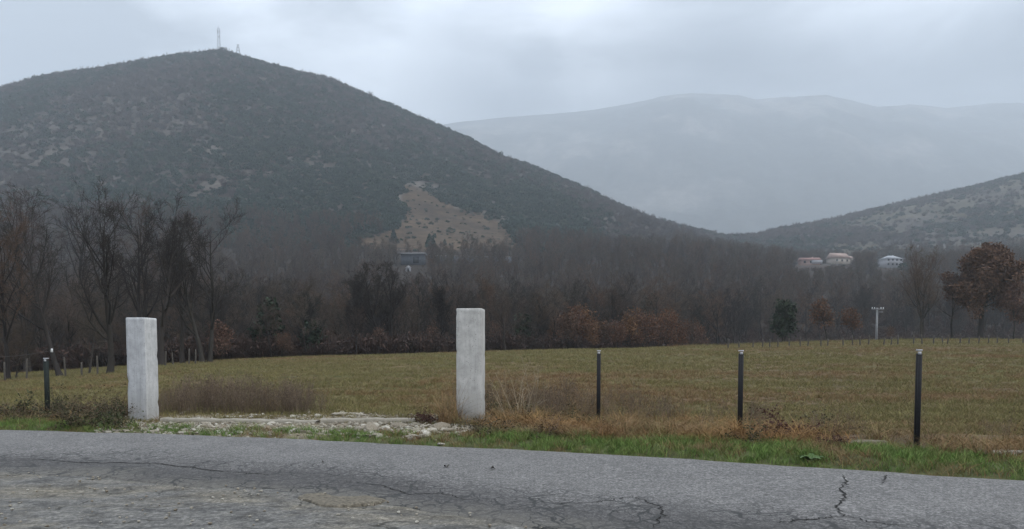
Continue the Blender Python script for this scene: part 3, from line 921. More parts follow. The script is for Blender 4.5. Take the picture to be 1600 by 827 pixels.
while made < 240:                                 # the main spill in front of the beam
    u = r.random()
    px = 250 + 485 * u
    lo, hi = np.interp(px, [250, 420, 520, 640, 735], [661, 661, 663, 660, 672]), np.interp(px, [250, 420, 520, 640, 735], [674, 673, 681, 686, 684])
    py = r.uniform(lo, hi)
    if fbm(np.array([px / 38]), np.array([py / 7]), 77, 3)[0] < 0.5 + 0.10 * r.normal(): continue
    made += 1
    put_rock(px, py, flat=r.uniform(0.45, 1.0), size=min(0.17, r.lognormal(math.log(0.055), 0.45)) * (1.3 if 560 < px < 700 else 1.0))
for k in range(26):
    put_rock(r.uniform(150, 420), r.uniform(667, 679), r.uniform(0.05, 0.11), flat=0.5,
             label='flat pale stone in the short grass before the rubble, near the road', group='flat stones in the verge grass')
for k in range(24):
    put_rock(r.choice([r.normal(545, 22), r.normal(300, 30), r.normal(470, 25)]), r.uniform(642, 654), r.uniform(0.05, 0.11),
             label='pale limestone rubble stone lying behind the long concrete beam', group='pale rubble stones behind the beam')
for px, py, s_, lab in ((208, 657, 0.20, 'pale stone at the foot of the two faced pillar'), (690, 668, 0.19, 'largest pale rubble boulder, left of the tall grey pillar base'),
                        (668, 678, 0.16, 'blocky pale stone in the grass, left below the tall grey pillar'), (582, 672, 0.18, 'big pale rubble block below the right end of the beam'),
                        (690, 695, 0.10, 'small white stone in green grass close to the road edge')):
    put_rock(px, py, s_, label=lab, group=None)
for px, py, w, lab in ((540, 650, 0.55, 'long flat pale slab on the ground behind the concrete beam'), (712, 676, 0.42, 'flat pale slab in front of the tall grey pillar'),
                       (1356, 695, 0.55, 'long white slab lying beside the tallest black post'), (1575, 712, 0.50, 'grey white slab by the orange tuft at the fence line')):
    p = hit(px, py)
    o = link('stone_slab', rocks[3], None, (p[0], p[1], p[2] + 0.03), 0.1 if px > 1000 else 0.0, (w * 0.62, w * 0.30, 0.14))
    tag(o, lab, 'slab')
for px, py, lab in ((698, 731, 'dark wet fallen leaf on the tarmac below the tall grey pillar'), (770, 734, 'dark fallen leaf on the tarmac, right of a similar leaf'), (505, 724, 'tiny dark leaf alone on the tarmac before the rubble')):
    x, y = hit_road(px, py)
    mb = MB()
    a = np.linspace(0, 2 * math.pi, 13)[:-1]
    rr = 0.036 * (1 + 0.35 * np.cos(3 * a)) * (0.5 if px == 505 else 1)
    vv = np.concatenate([np.c_[rr * np.cos(a), rr * 0.7 * np.sin(a), 0.012 + 0.016 * np.cos(2 * a)], [[0, 0, 0.006]]])
    mb.add(vv, [[k, (k + 1) % 12, 12] for k in range(12)])
    o = mb.build('fallen_leaf', M['leaf_litter'], None, loc=(x, y, 0.045), rz=px * 0.1)
    tag(o, lab, 'leaf')
# ------------------------------------------------------------------ the air
mb = MB()
mb.box((0, 2560, 700), (19000, 5300, 1420))
M['haze'] = bpy.data.materials.new('damp_air')
M['haze'].use_nodes = True
_nt = M['haze'].node_tree
_nt.nodes.clear()
_o = _nt.nodes.new('ShaderNodeOutputMaterial')
_v = _nt.nodes.new('ShaderNodeVolumePrincipled')
_v.inputs['Color'].default_value = (0.84, 0.905, 0.97, 1)
_v.inputs['Density'].default_value = HAZE
_v.inputs['Anisotropy'].default_value = 0.2
_nt.links.new(_v.outputs[0], _o.inputs['Volume'])
tag(mb.build('haze', M['haze']), None, None, kind='stuff')

# ------------------------------------------------------------------ tree kinds
def branch_set(p0, d0, L, n, rng, wob, up, r0, r1):
    B = len(p0)
    P = np.empty((B, n + 1, 3)); P[:, 0] = p0
    d = d0 / (np.linalg.norm(d0, axis=1, keepdims=True) + 1e-9)
    for k in range(n):
        d = d + rng.normal(0, wob, (B, 3)); d[:, 2] += up
        d /= np.linalg.norm(d, axis=1, keepdims=True) + 1e-9
        P[:, k + 1] = P[:, k] + d * (L / n)[:, None]
    t = np.linspace(0, 1, n + 1)[None]
    R = r0[:, None] * (1 - t) + r1[:, None] * t
    return P, R
def children(P, R, m, tmin, tmax, ang, lr, rng, taper_len=0.5):
    B, n1, _ = P.shape
    t = tmin + (tmax - tmin) * (np.arange(m)[None] + rng.random((B, m))) / m
    f = t * (n1 - 1); k = np.minimum(f.astype(int), n1 - 2); w = (f - k)[..., None]
    bi = np.arange(B)[:, None]
    p = P[bi, k] * (1 - w) + P[bi, k + 1] * w
    rad = R[bi, k] * (1 - w[..., 0]) + R[bi, k + 1] * w[..., 0]
    td = P[bi, k + 1] - P[bi, k]; td /= np.linalg.norm(td, axis=2, keepdims=True) + 1e-9
    q = rng.normal(size=td.shape); q -= (q * td).sum(-1, keepdims=True) * td
    q /= np.linalg.norm(q, axis=2, keepdims=True) + 1e-9
    a = np.radians(rng.uniform(ang[0], ang[1], t.shape))[..., None]
    d = td * np.cos(a) + q * np.sin(a)
    plen = np.linalg.norm(np.diff(P, axis=1), axis=2).sum(1)[:, None]
    L = plen * rng.uniform(lr[0], lr[1], t.shape) * (1 - taper_len * (t - tmin) / max(1e-6, tmax - tmin))
    return p.reshape(-1, 3), d.reshape(-1, 3), L.ravel(), rad.ravel()
def grow(seed, h=13.0, r=0.2, lean=(0, 0), stems=1, spread=1.0, limbs=12, t0=0.28, dens=(7, 6, 5), twig=0.011, upw=0.10, frac=0.88, keep=0.45, ang=(28, 58)):
    """returns trunk (verts, quads), twigs (verts, quads), twig end points"""
    rng = np.random.default_rng(seed)
    tv, tw = MB(), MB()
    d0 = np.array([[lean[0], lean[1], 1.0]] * stems)
    p0 = np.zeros((stems, 3))
    if stems > 1:
        a = np.arange(stems) * 2 * math.pi / stems + rng.random()
        p0[:, 0] = np.cos(a) * r * 1.3; p0[:, 1] = np.sin(a) * r * 1.3
        d0[:, 0] += np.cos(a) * 0.13; d0[:, 1] += np.sin(a) * 0.13
    p0[:, 2] = -0.25
    L = np.full(stems, h * frac) * rng.uniform(0.88, 1.0, stems)
    P, R = branch_set(p0, d0, L, 16, rng, 0.045, 0.035, np.full(stems, r), np.full(stems, r * 0.10))
    R[:, 0] *= 1.55; R[:, 1] *= 1.1
    tv.add(*tubes(P, R, 9))
    levels = [(P, R)]
    # big limbs
    p, d, Lc, rad = children(P, R, limbs, t0, 0.97, ang, (0.34 * spread, 0.52 * spread), rng, keep)
    P1, R1 = branch_set(p, d, Lc, 8, rng, 0.10, upw, np.minimum(rad * 0.62, r * 0.5), np.full(len(p), 0.012))
    tv.add(*tubes(P1, R1, 6))
    p, d, Lc, rad = children(P1, R1, dens[0], 0.22, 0.98, (25, 60), (0.35, 0.6), rng)
    P2, R2 = branch_set(p, d, Lc, 5, rng, 0.13, upw * 0.8, rad * 0.6, np.full(len(p), twig * 0.7))
    tv.add(*tubes(P2[R2[:, 0] > 0.03], R2[R2[:, 0] > 0.03], 4))
    th = R2[:, 0] <= 0.03
    tw.add(*tubes(P2[th], R2[th], 4))
    p, d, Lc, rad = children(P2, R2, dens[1], 0.15, 1.0, (22, 60), (0.38, 0.65), rng)
    P3, R3 = branch_set(p, d, np.maximum(Lc, 0.45), 4, rng, 0.15, upw * 0.6, np.minimum(rad * 0.7, twig * 1.5), np.full(len(p), twig * 0.6))
    tw.add(*tubes(P3, R3, 3))
    p, d, Lc, rad = children(P3, R3, dens[2], 0.15, 1.0, (22, 62), (0.45, 0.8), rng)
    P4, R4 = branch_set(p, d, np.maximum(Lc, 0.3), 2, rng, 0.2, upw * 0.5, np.full(len(p), twig * 0.75), np.full(len(p), twig * 0.4))
    tw.add(*tubes(P4, R4, 3))
    # sparse shoots low on the trunk
    p, d, Lc, rad = children(P, R, 10, 0.08, t0, (40, 80), (0.05, 0.14), rng)
    P5, R5 = branch_set(p, d, Lc, 4, rng, 0.2, 0.05, np.full(len(p), 0.016), np.full(len(p), 0.006))
    tw.add(*tubes(P5, R5, 3))
    ends = np.concatenate([P4[:, 1], P4[:, 2], P3[:, 2]])
    return tv, tw, ends
def tree_meshes(seed, leaf=None, leaf_size=0.12, leaf_n=9000, leaf_filter=None, bark='bark', twigm='twig', clump=0.16, **kw):
    tv, tw, ends = grow(seed, **kw)
    me_t = mesh_from('trunk', np.concatenate(tv.v), tv.f, M[bark], smooth=True)
    mats = [M[twigm]]
    v = np.concatenate(tw.v); f = list(tw.f)
    mi = [np.zeros(sum(len(x) for x in f), int)]
    if leaf:
        r = np.random.default_rng(seed + 99)
        e = ends if leaf_filter is None else ends[leaf_filter(ends)]
        P = e[r.integers(0, len(e), leaf_n)] + r.normal(0, clump, (leaf_n, 3))
        lv, lq = leaf_quads(P, leaf_size, r)
        f.append(lq + len(v)); v = np.concatenate([v, lv])
        mats.append(M[leaf]); mi.append(np.ones(len(lq), int))
    me_c = mesh_from('crown', v, f, mats, np.concatenate(mi))
    return me_t, me_c
def place_tree(meshes, p, label, rz=0.0, scale=1.0, group=None, name='bare_tree', cat='tree', sxy=None):
    t = link(name, None, None, tuple(p), rz, (scale * (sxy or 1), scale * (sxy or 1), scale))
    t.empty_display_size = 0.5
    tag(t, label, cat, group)
    link('trunk', meshes[0], t); link('crown', meshes[1], t)
    return t
def one_tree(seed, px, pyb, pyt, label, Y=None, rz=0.0, name='bare_tree', rk=0.016, lean=(0, 0), **kw):
    p = hit(px, pyb, 25) if Y is None else at(px, Y)
    h = height_for(p, pyt)
    ms = tree_meshes(seed, h=h, r=h * rk, lean=lean, **kw)
    top = max(v.co.z for v in ms[1].vertices)
    s = h / top
    return place_tree(ms, p, label, rz, s, name=name)

# the big bare trees along the left edge of the field
one_tree(101, 96, 588, 276, 'bare tree whose trunk leans strongly left, crown at the left field edge', lean=(-0.33, 0.05), spread=1.00, limbs=15, t0=0.25, rk=0.0143, frac=0.88, keep=0.28, upw=0.11, ang=(24, 50), dens=(6, 6, 5), twig=0.0105, twigm='bark')
one_tree(102, 118, 572, 272, 'tall upright bare tree right behind the strongly leaning one', lean=(-0.02, 0), spread=1.00, limbs=16, t0=0.25, rk=0.0159, frac=0.88, keep=0.28, upw=0.11, ang=(24, 50), dens=(6, 6, 5), twig=0.0105, twigm='bark')
one_tree(103, 172, 584, 282, 'bare tree with thick trunk leaning right, left of the two faced pillar', lean=(0.13, 0), spread=1.00, limbs=16, t0=0.22, rk=0.0181, frac=0.88, keep=0.28, upw=0.11, ang=(24, 50), dens=(6, 6, 5), twig=0.0105, twigm='bark')
one_tree(104, 251, 0, 296, 'straight dark bare tree just right of the two faced pillar', Y=51.5, lean=(0.02, 0), spread=0.94, limbs=16, t0=0.30, rk=0.0210, frac=0.88, keep=0.28, upw=0.11, ang=(24, 50), dens=(6, 6, 5), twig=0.0105, twigm='bark')
one_tree(105, 322, 0, 300, 'double stemmed bare tree leaning left at the end of the field', Y=54, lean=(-0.06, 0), spread=0.98, limbs=13, t0=0.25, stems=2, rk=0.0164, frac=0.88, keep=0.28, upw=0.11, ang=(24, 50), dens=(6, 6, 5), twig=0.0105, twigm='bark')
one_tree(106, 12, 594, 300, 'bare tree cut by the left edge of the photo', lean=(0.0, 0), spread=0.85, limbs=13, t0=0.25, rk=0.0149, frac=0.88, keep=0.28, upw=0.11, ang=(24, 50), dens=(6, 6, 5), twig=0.0105)
one_tree(107, 62, 575, 292, 'slender bare tree standing between the leaning tree and the photo edge', lean=(0.02, 0.02), spread=0.77, limbs=13, t0=0.3, rk=0.0138, frac=0.88, keep=0.28, upw=0.11, ang=(24, 50), dens=(6, 6, 5), twig=0.0105)
one_tree(108, 139, 584, 470, 'small crooked bare sapling between two tall leaning trees', lean=(0.05, 0), spread=0.9, limbs=8, t0=0.3, rk=0.018, dens=(5, 4, 4))
one_tree(109, 24, 592, 500, 'low bare bushy sapling at the far left field edge', lean=(0.1, 0), spread=1.3, limbs=9, t0=0.15, rk=0.02, dens=(5, 5, 4))
one_tree(110, 215, 0, 306, 'bare tree half hidden behind the two faced pillar', Y=52.5, lean=(0.03, 0), spread=0.77, limbs=13, t0=0.3, rk=0.0164, frac=0.88, keep=0.28, upw=0.11, ang=(24, 50), dens=(6, 6, 5), twig=0.0105, twigm='bark')
one_tree(111, 285, 0, 322, 'thin bare tree between the straight dark tree and the double stemmed one', Y=55, lean=(-0.02, 0), spread=0.68, limbs=12, t0=0.3, rk=0.0140, frac=0.88, keep=0.28, upw=0.11, ang=(24, 50), dens=(6, 6, 5), twig=0.0105)
one_tree(112, 346, 563, 498, 'small bush with dull orange leaves beside the double stemmed tree', Y=56, spread=1.3, limbs=9, t0=0.12, rk=0.018, dens=(5, 5, 4), leaf='pink_leaf', leaf_size=0.10, leaf_n=1600, name='leafy_bush')
for sd, px, pyt, Y, lab in ((114, 228, 300, 58, 'bare tree rising right behind the pale two faced pillar'),
                            (117, 40, 286, 57, 'tall bare tree behind the fence stakes near the photo edge'), ):
    one_tree(sd, px, 0, pyt, lab, Y=Y, spread=0.85, limbs=14, t0=0.3, rk=0.013, dens=(6, 6, 5), twig=0.0105, frac=0.88, keep=0.28, upw=0.11, ang=(24, 50))
# the trees on the right
one_tree(121, 1440, 532, 376, 'tall bare tree with two close stems, left of the brown leaved oak', Y=98, stems=2, spread=1.2, limbs=14, t0=0.26, rk=0.0150, upw=0.15, twig=0.014, frac=0.82, keep=0.25)
one_tree(122, 1487, 532, 425, 'short bare tree between the double stemmed tree and the brown oak', Y=99, lean=(-0.03, 0), spread=1.1, limbs=9, t0=0.32, rk=0.018, twig=0.016)
one_tree(123, 1532, 532, 374, 'large oak full of red brown dead leaves on a thick dark trunk', Y=98, spread=1.22, limbs=26, t0=0.24, rk=0.030, dens=(7, 6, 5), frac=0.86, keep=0.62, upw=0.06, leaf='oak_leaf', leaf_size=0.19, leaf_n=60000, clump=0.24, name='oak_tree', twig=0.012)
one_tree(124, 1583, 532, 428, 'pinkish leaved tree right of the big brown oak', Y=95, spread=0.95, limbs=13, t0=0.3, rk=0.014, leaf='pink_leaf', leaf_size=0.15, leaf_n=14000, clump=0.3, name='leafy_tree')
one_tree(125, 1607, 532, 405, 'bare dark tree at the right edge of the photo behind the pinkish one', Y=104, spread=1.1, limbs=12, t0=0.3, rk=0.016)
one_tree(126, 1292, 536, 462, 'small tree with rusty leaves, left of its lower rusty neighbour', Y=92, spread=0.95, limbs=11, t0=0.3, rk=0.014, leaf='orange_leaf', leaf_size=0.14, leaf_n=1100, clump=0.22, name='leafy_tree')
one_tree(127, 1335, 535, 476, 'smallest rusty leaved tree, just left of the utility pole', Y=93, spread=0.95, limbs=10, t0=0.35, rk=0.014, leaf='orange_leaf', leaf_size=0.13, leaf_n=800, clump=0.22, name='leafy_tree')
one_tree(128, 1224, 538, 466, 'dark green ivy clad tree alone at the right field edge', Y=90, stems=2, spread=0.32, limbs=9, t0=0.25, rk=0.02, leaf='ivy', leaf_size=0.26, leaf_n=2200, clump=0.28, name='ivy_tree')

# ------------------------------------------------------------------ the wood behind the field
WOODP = [(0, 57), (200, 60), (350, 62), (500, 66), (700, 72), (850, 78), (1000, 88), (1100, 104), (1180, 135), (1300, 158), (1450, 165), (1600, 170), (2300, 175)]
_ws, _ = ray([-900] + [a for a, b in WOODP], [545] * (len(WOODP) + 1))
_wy = [54] + [b for a, b in WOODP]
def wood_front(s):
    return np.interp(s, _ws, _wy)
wood_kinds = [tree_meshes(200 + k, h=13, twigm=('twig', 'bark', 'twig', 'twig', 'bark', 'twig')[k], r=(0.15, 0.19, 0.12, 0.22, 0.14, 0.17)[k], spread=(0.75, 1.0, 0.7, 1.05, 0.85, 0.9)[k], stems=(1, 1, 1, 1, 2, 1)[k],
                          limbs=12, t0=(0.3, 0.25, 0.4, 0.28, 0.3, 0.2)[k], dens=(6, 5, 5), twig=0.014, frac=0.72, keep=0.1, upw=0.13, lean=((0.03, 0), (-.06, 0), (0, 0), (.05, 0), (0, 0), (-.02, .03))[k]) for k in range(6)]
wood_h = [max(v.co.z for v in m_[1].vertices) for m_ in wood_kinds]
r = np.random.default_rng(5)
cand = []
for row in range(9):
    for s in np.arange(-0.80, 0.80, 0.052):
        ss = s + r.uniform(-0.024, 0.024)
        y = wood_front(ss) + 1.5 + row * 5.2 + r.uniform(-2.4, 2.4)
        cand.append((ss * y, y, row))
r.shuffle(cand)
for x, y, row in cand[:270]:
    k = r.integers(6)
    z = float(H(x, y)) - 0.1
    lo_, hi_ = (np.interp(row, [0, 8], v_) for v_ in ((425, 402), (492, 430)))
    if x / y > 0.3: lo_, hi_ = lo_ + 24, hi_ + 24
    sc_ = float(np.clip(height_for((x, y, z), r.uniform(lo_, hi_)) / wood_h[k], 0.3, 1.15))
    place_tree(wood_kinds[k], (x, y, z), 'bare winter tree standing in the wood beyond the field', r.uniform(0, 6.28), sc_, 'bare trees of the wood beyond the field', sxy=r.uniform(1.0, 1.3))
# a few that stand out at its edge
for sd, px, pyt, Y, lab, kw in (
        (301, 605, 402, 74, 'tallest dark bare tree at the wood edge, left of the tall grey pillar', dict(stems=2, spread=0.85)),
        (302, 556, 430, 73, 'dark straight bare tree at the wood edge, left of the tallest one', dict(spread=0.8)),
        (303, 496, 450, 70, 'bare tree at the wood edge above the right end of the dry brush', dict(spread=0.8)),
        (304, 690, 440, 76, 'thin bare tree at the wood edge, immediately left of the tall grey pillar', dict(spread=0.8)),
        (305, 848, 452, 84, 'bare trunk at the wood edge just left of the rusty saplings', dict(spread=0.8)),
        (306, 944, 440, 92, 'dark bare trunk rising out of the middle of the rusty saplings', dict(spread=0.9))):
    one_tree(sd, px, 0, pyt, lab, Y=Y, limbs=14, t0=0.28, rk=0.019, twigm='bark', twig=0.014, frac=0.86, keep=0.25, upw=0.12, **kw)
for k, (px, pyt, Y, w) in enumerate(((408, 462, 66, 1.0), (486, 500, 67, 0.9), (818, 484, 86, 0.8), (1008, 455, 120, 1.0))):
    one_tree(320 + k, px, 0, pyt, ['dark ivy covered tree in the wood right of the double stemmed bare tree', 'low ivy bush at the wood edge, left of the straight dark tree',
             'narrow ivy covered trunk in the wood, right of the tall grey pillar', 'ivy covered tree deep in the wood above the rusty saplings'][k], Y=Y, spread=0.5 * w, limbs=10, t0=0.2, rk=0.018,
             leaf='ivy', leaf_size=0.24, leaf_n=1500, clump=0.3, name='ivy_tree')
# rusty beech and oak saplings below the wood edge
sap = [tree_meshes(340 + k, h=5, r=0.06, spread=1.25, limbs=9, t0=0.2, dens=(5, 5, 4), twig=0.010, leaf=('orange_leaf', 'oak_leaf', 'orange_leaf', 'pink_leaf')[k], leaf_size=0.11, leaf_n=(1500, 1000, 1300, 600)[k], clump=0.24) for k in range(4)]
for k in range(24):
    px = 866 + 232 * (k + r.uniform(-0.6, 0.6)) / 23
    Y = float(wood_front(ray(px, 545)[0])) + r.uniform(-1.0, 7.0)
    p = at(px, Y)
    pyt = r.uniform(484, 512) + 14 * max(0, (px - 1040) / 50)
    place_tree(sap[(0, 1, 2, 3, 0, 2)[k % 6]], p, 'rusty leaved sapling in the row at the wood edge behind the field', r.uniform(0, 6.28), max(0.25, height_for(p, pyt) / 5.0), 'rusty saplings at the wood edge', name='leafy_sapling', sxy=r.uniform(0.8, 1.3))
for px, pyt, Y, k, lab in ((672, 512, 74, 3, 'low pinkish brown bush at the wood edge beside the tall grey pillar'), (775, 505, 78, 3, 'pinkish brown bush at the wood edge right of the tall grey pillar'), (590, 515, 70, 3, 'pinkish brown bush at the foot of the tallest wood edge tree'),
                           (440, 520, 64, 1, 'dull brown leafy bush at the wood edge above the dry brush'), (1395, 510, 104, 1, 'dark reddish bush left of the tall double stemmed bare tree')):
    p = at(px, Y)
    place_tree(sap[k], p, lab, r.uniform(0, 6.28), height_for(p, pyt) / 5.0, None, name='leafy_bush', sxy=1.2)

# ------------------------------------------------------------------ masses nobody could count
def scatter(name, pts, protos, idx, scale, rz, tilt=None, label=None):
    """one object: copies of the kinds on the points"""
    pts = np.asarray(pts, np.float32)
    me = bpy.data.meshes.new(name)
    me.vertices.add(len(pts)); me.vertices.foreach_set('co', pts.ravel())
    def attr(n, t, a):
        q = me.attributes.new(n, t, 'POINT')
        q.data.foreach_set('vector' if t == 'FLOAT_VECTOR' else 'value', np.ascontiguousarray(a).ravel())
    attr('kind_idx', 'INT', np.asarray(idx, np.int32))
    s = np.asarray(scale, np.float32)
    attr('size', 'FLOAT_VECTOR', s if s.ndim == 2 else np.repeat(s[:, None], 3, 1))
    rot = np.zeros((len(pts), 3), np.float32); rot[:, 2] = rz
    if tilt is not None: rot[:, :2] = tilt
    attr('turn', 'FLOAT_VECTOR', rot)
    col = bpy.data.collections.new(name + '_kinds')
    for k, m in enumerate(protos):
        col.objects.link(bpy.data.objects.new('%s_kind_%02d' % (name, k), m))
    ng = bpy.data.node_groups.new(name + '_spread', 'GeometryNodeTree')
    ng.interface.new_socket('Geometry', in_out='INPUT', socket_type='NodeSocketGeometry')
    ng.interface.new_socket('Geometry', in_out='OUTPUT', socket_type='NodeSocketGeometry')
    N = ng.nodes.new; Lk = ng.links.new
    gi, go = N('NodeGroupInput'), N('NodeGroupOutput')
    ci = N('GeometryNodeCollectionInfo')
    ci.inputs['Collection'].default_value = col
    ci.inputs['Separate Children'].default_value = True
    ci.inputs['Reset Children'].default_value = True
    iop = N('GeometryNodeInstanceOnPoints')
    iop.inputs['Pick Instance'].default_value = True
    def na(n, t):
        a = N('GeometryNodeInputNamedAttribute'); a.data_type = t; a.inputs['Name'].default_value = n
        return a.outputs['Attribute']
    e2r = N('FunctionNodeEulerToRotation')
    Lk(na('turn', 'FLOAT_VECTOR'), e2r.inputs[0])
    Lk(gi.outputs[0], iop.inputs['Points'])
    Lk(ci.outputs[0], iop.inputs['Instance'])
    Lk(na('kind_idx', 'INT'), iop.inputs['Instance Index'])
    Lk(e2r.outputs[0], iop.inputs['Rotation'])
    Lk(na('size', 'FLOAT_VECTOR'), iop.inputs['Scale'])
    Lk(iop.outputs[0], go.inputs[0])
    o = link(name, me)
    md = o.modifiers.new('spread', 'NODES'); md.node_group = ng
    return tag(o, label, None, kind='stuff')
def whole_tree(seed, **kw):
    tv, tw, ends = grow(seed, **kw)
    v = np.concatenate(tv.v + tw.v)
    f = tv.f + [x + tv.n for x in tw.f]
    n1 = sum(len(x) for x in tv.f)
    mi = np.concatenate([np.zeros(n1, int), np.ones(sum(len(x) for x in tw.f), int)])
    return mesh_from('far_tree', v, f, [M['bark'], M['wood_far']], mi)
far_kinds = [whole_tree(400 + k, h=12, r=0.15, spread=(0.9, 1.1, 0.8, 1.0)[k], limbs=11, t0=0.25, dens=(5, 5, 4), twig=0.022, frac=0.72, keep=0.1, upw=0.13, stems=(1, 1, 2, 1)[k]) for k in range(4)]
def scrub_mesh(seed, leafy, n, size, mat, flat=0.8, tall=1.0):
    r = np.random.default_rng(seed)
    nc = 9
    cc = r.normal(size=(nc, 3)); cc /= np.linalg.norm(cc, axis=1, keepdims=True)
    cc *= r.uniform(0.25, 0.75, (nc, 1)); cc[:, 2] = np.abs(cc[:, 2]) * tall + 0.25
    u = r.normal(size=(n, 3)); u /= np.linalg.norm(u, axis=1, keepdims=True)
    P = cc[r.integers(0, nc, n)] + u * r.uniform(0.7, 1.0, (n, 1)) * 0.36
    P[:, 2] *= flat
    P = P[P[:, 2] > -0.1]
    mb = MB()
    if leafy:
        mb.add(*leaf_quads(P, size, r, 1.3))
    else:
        base = np.zeros((len(P), 3)); base[:, :2] = P[:, :2] * 0.25
        mid = P * 0.55 + base * 0.2 + r.normal(0, 0.08, P.shape)
        mb.add(*tubes(np.stack([base, mid, P], 1), np.tile(np.array([[0.022, 0.016, 0.008]]), (len(P), 1)), 3))
        mb.add(*leaf_quads(P, size, r, 3.5, up=0.8))
    return mb.mesh('scrub', mat)
hillk = [scrub_mesh(500 + k, True, 230, 0.17, M['scrub_green'], (0.8, 0.9, 0.75)[k]) for k in range(3)] + \
        [scrub_mesh(510 + k, False, 150, 0.05, M['scrub_bare'], (0.9, 1.0, 1.1)[k], 1.2) for k in range(3)]
def conifer_mesh(seed, n=420):
    r = np.random.default_rng(seed)
    z = r.random(n) ** 0.75
    a = r.uniform(0, 6.28, n); rad = (1 - z) * 0.36 * r.uniform(0.5, 1.05, n) + 0.02
    P = np.stack([rad * np.cos(a), rad * np.sin(a), 0.06 + z * 0.94], 1)
    mb = MB(); mb.add(*leaf_quads(P, 0.10, r, 1.6))
    return mb.mesh('crown', M['scrub_green'])
con = conifer_mesh(530)
underk = [scrub_mesh(540 + k, False, 150, 0.05, M['under'], (0.9, 1.0, 1.1)[k], 1.2) for k in range(3)] 

def sight_limit(x, y, z, half=27):
    """greatest height that leaves the houses further back in view"""
    lim = np.full(len(x), 1e3)
    for h in HOUSES:
        hpx, hpy = proj(h.location.x, h.location.y, h.location.z)
        tpx, _ = proj(x, y, z)
        e = ray(800, hpy + (-1.0 if h['category'] == 'house' else -9.0))[1]
        win = (np.abs(tpx - hpx) < half) & (y < h.location.y + 3)
        lim = np.where(win, np.minimum(lim, EYE + e * y - z), lim)
    return lim
def build_wood_mass():
    r = np.random.default_rng(6)
    n = 14000
    y = 60 + (560 - 60) * r.random(n) ** 0.8
    s = r.uniform(-0.92, 0.92, n)
    x = s * y
    f = wood_front(s)
    right = s > 0.22
    keep = (y > f + 46) & (((y < 405) & ~clearing(x, y, H(x, y))) | (right & (y < 620)))
    keep &= r.random(n) < np.where(y < 352, 0.95, 0.9)
    x, y, s = x[keep], y[keep], s[keep]
    # thin to a spacing
    cell = set(); ok = np.zeros(len(x), bool)
    for i in range(len(x)):
        c = (int(x[i] // 4.5), int(y[i] // 4.5))
        if c not in cell:
            cell.add(c); ok[i] = True
    x, y, s = x[ok], y[ok], s[ok]
    z = H(x, y) - 0.1
    px, py = proj(x, y, z)
    hx = [h.location for h in HOUSES]
    for h in hx:                      # gardens: nothing tall right in front of the houses
        okk = ~((np.abs(x / y - h.x / h.y) < 0.019) & (y > h.y - 70) & (y < h.y + 14))
        x, y, z = x[okk], y[okk], z[okk]
    n = len(x)
    sc_ = r.uniform(0.6, 1.0, n)
    sc_ = np.minimum(sc_, sight_limit(x, y, z) / 13.0)
    kk = sc_ > 0.12
    x, y, z, sc_ = x[kk], y[kk], z[kk], sc_[kk]
    n = len(x)
    sz = np.stack([sc_ * r.uniform(0.9, 1.3, n), sc_ * r.uniform(0.9, 1.3, n), sc_], 1)
    scatter('far_wood', np.stack([x, y, z], 1), far_kinds, r.integers(0, 4, n), sz, r.uniform(0, 6.28, n))
def build_undergrowth():
    r = np.random.default_rng(7)
    n = 5200
    s = r.uniform(-0.9, 0.9, n)
    y = wood_front(s) + 0.5 + 90 * r.random(n) ** 1.6
    x = s * y
    z = H(x, y) - 0.1
    k = r.integers(0, 3, n)
    sc_ = r.uniform(0.9, 2.4, n)
    scatter('undergrowth', np.stack([x, y, z], 1), underk, k, sc_, r.uniform(0, 6.28, n))
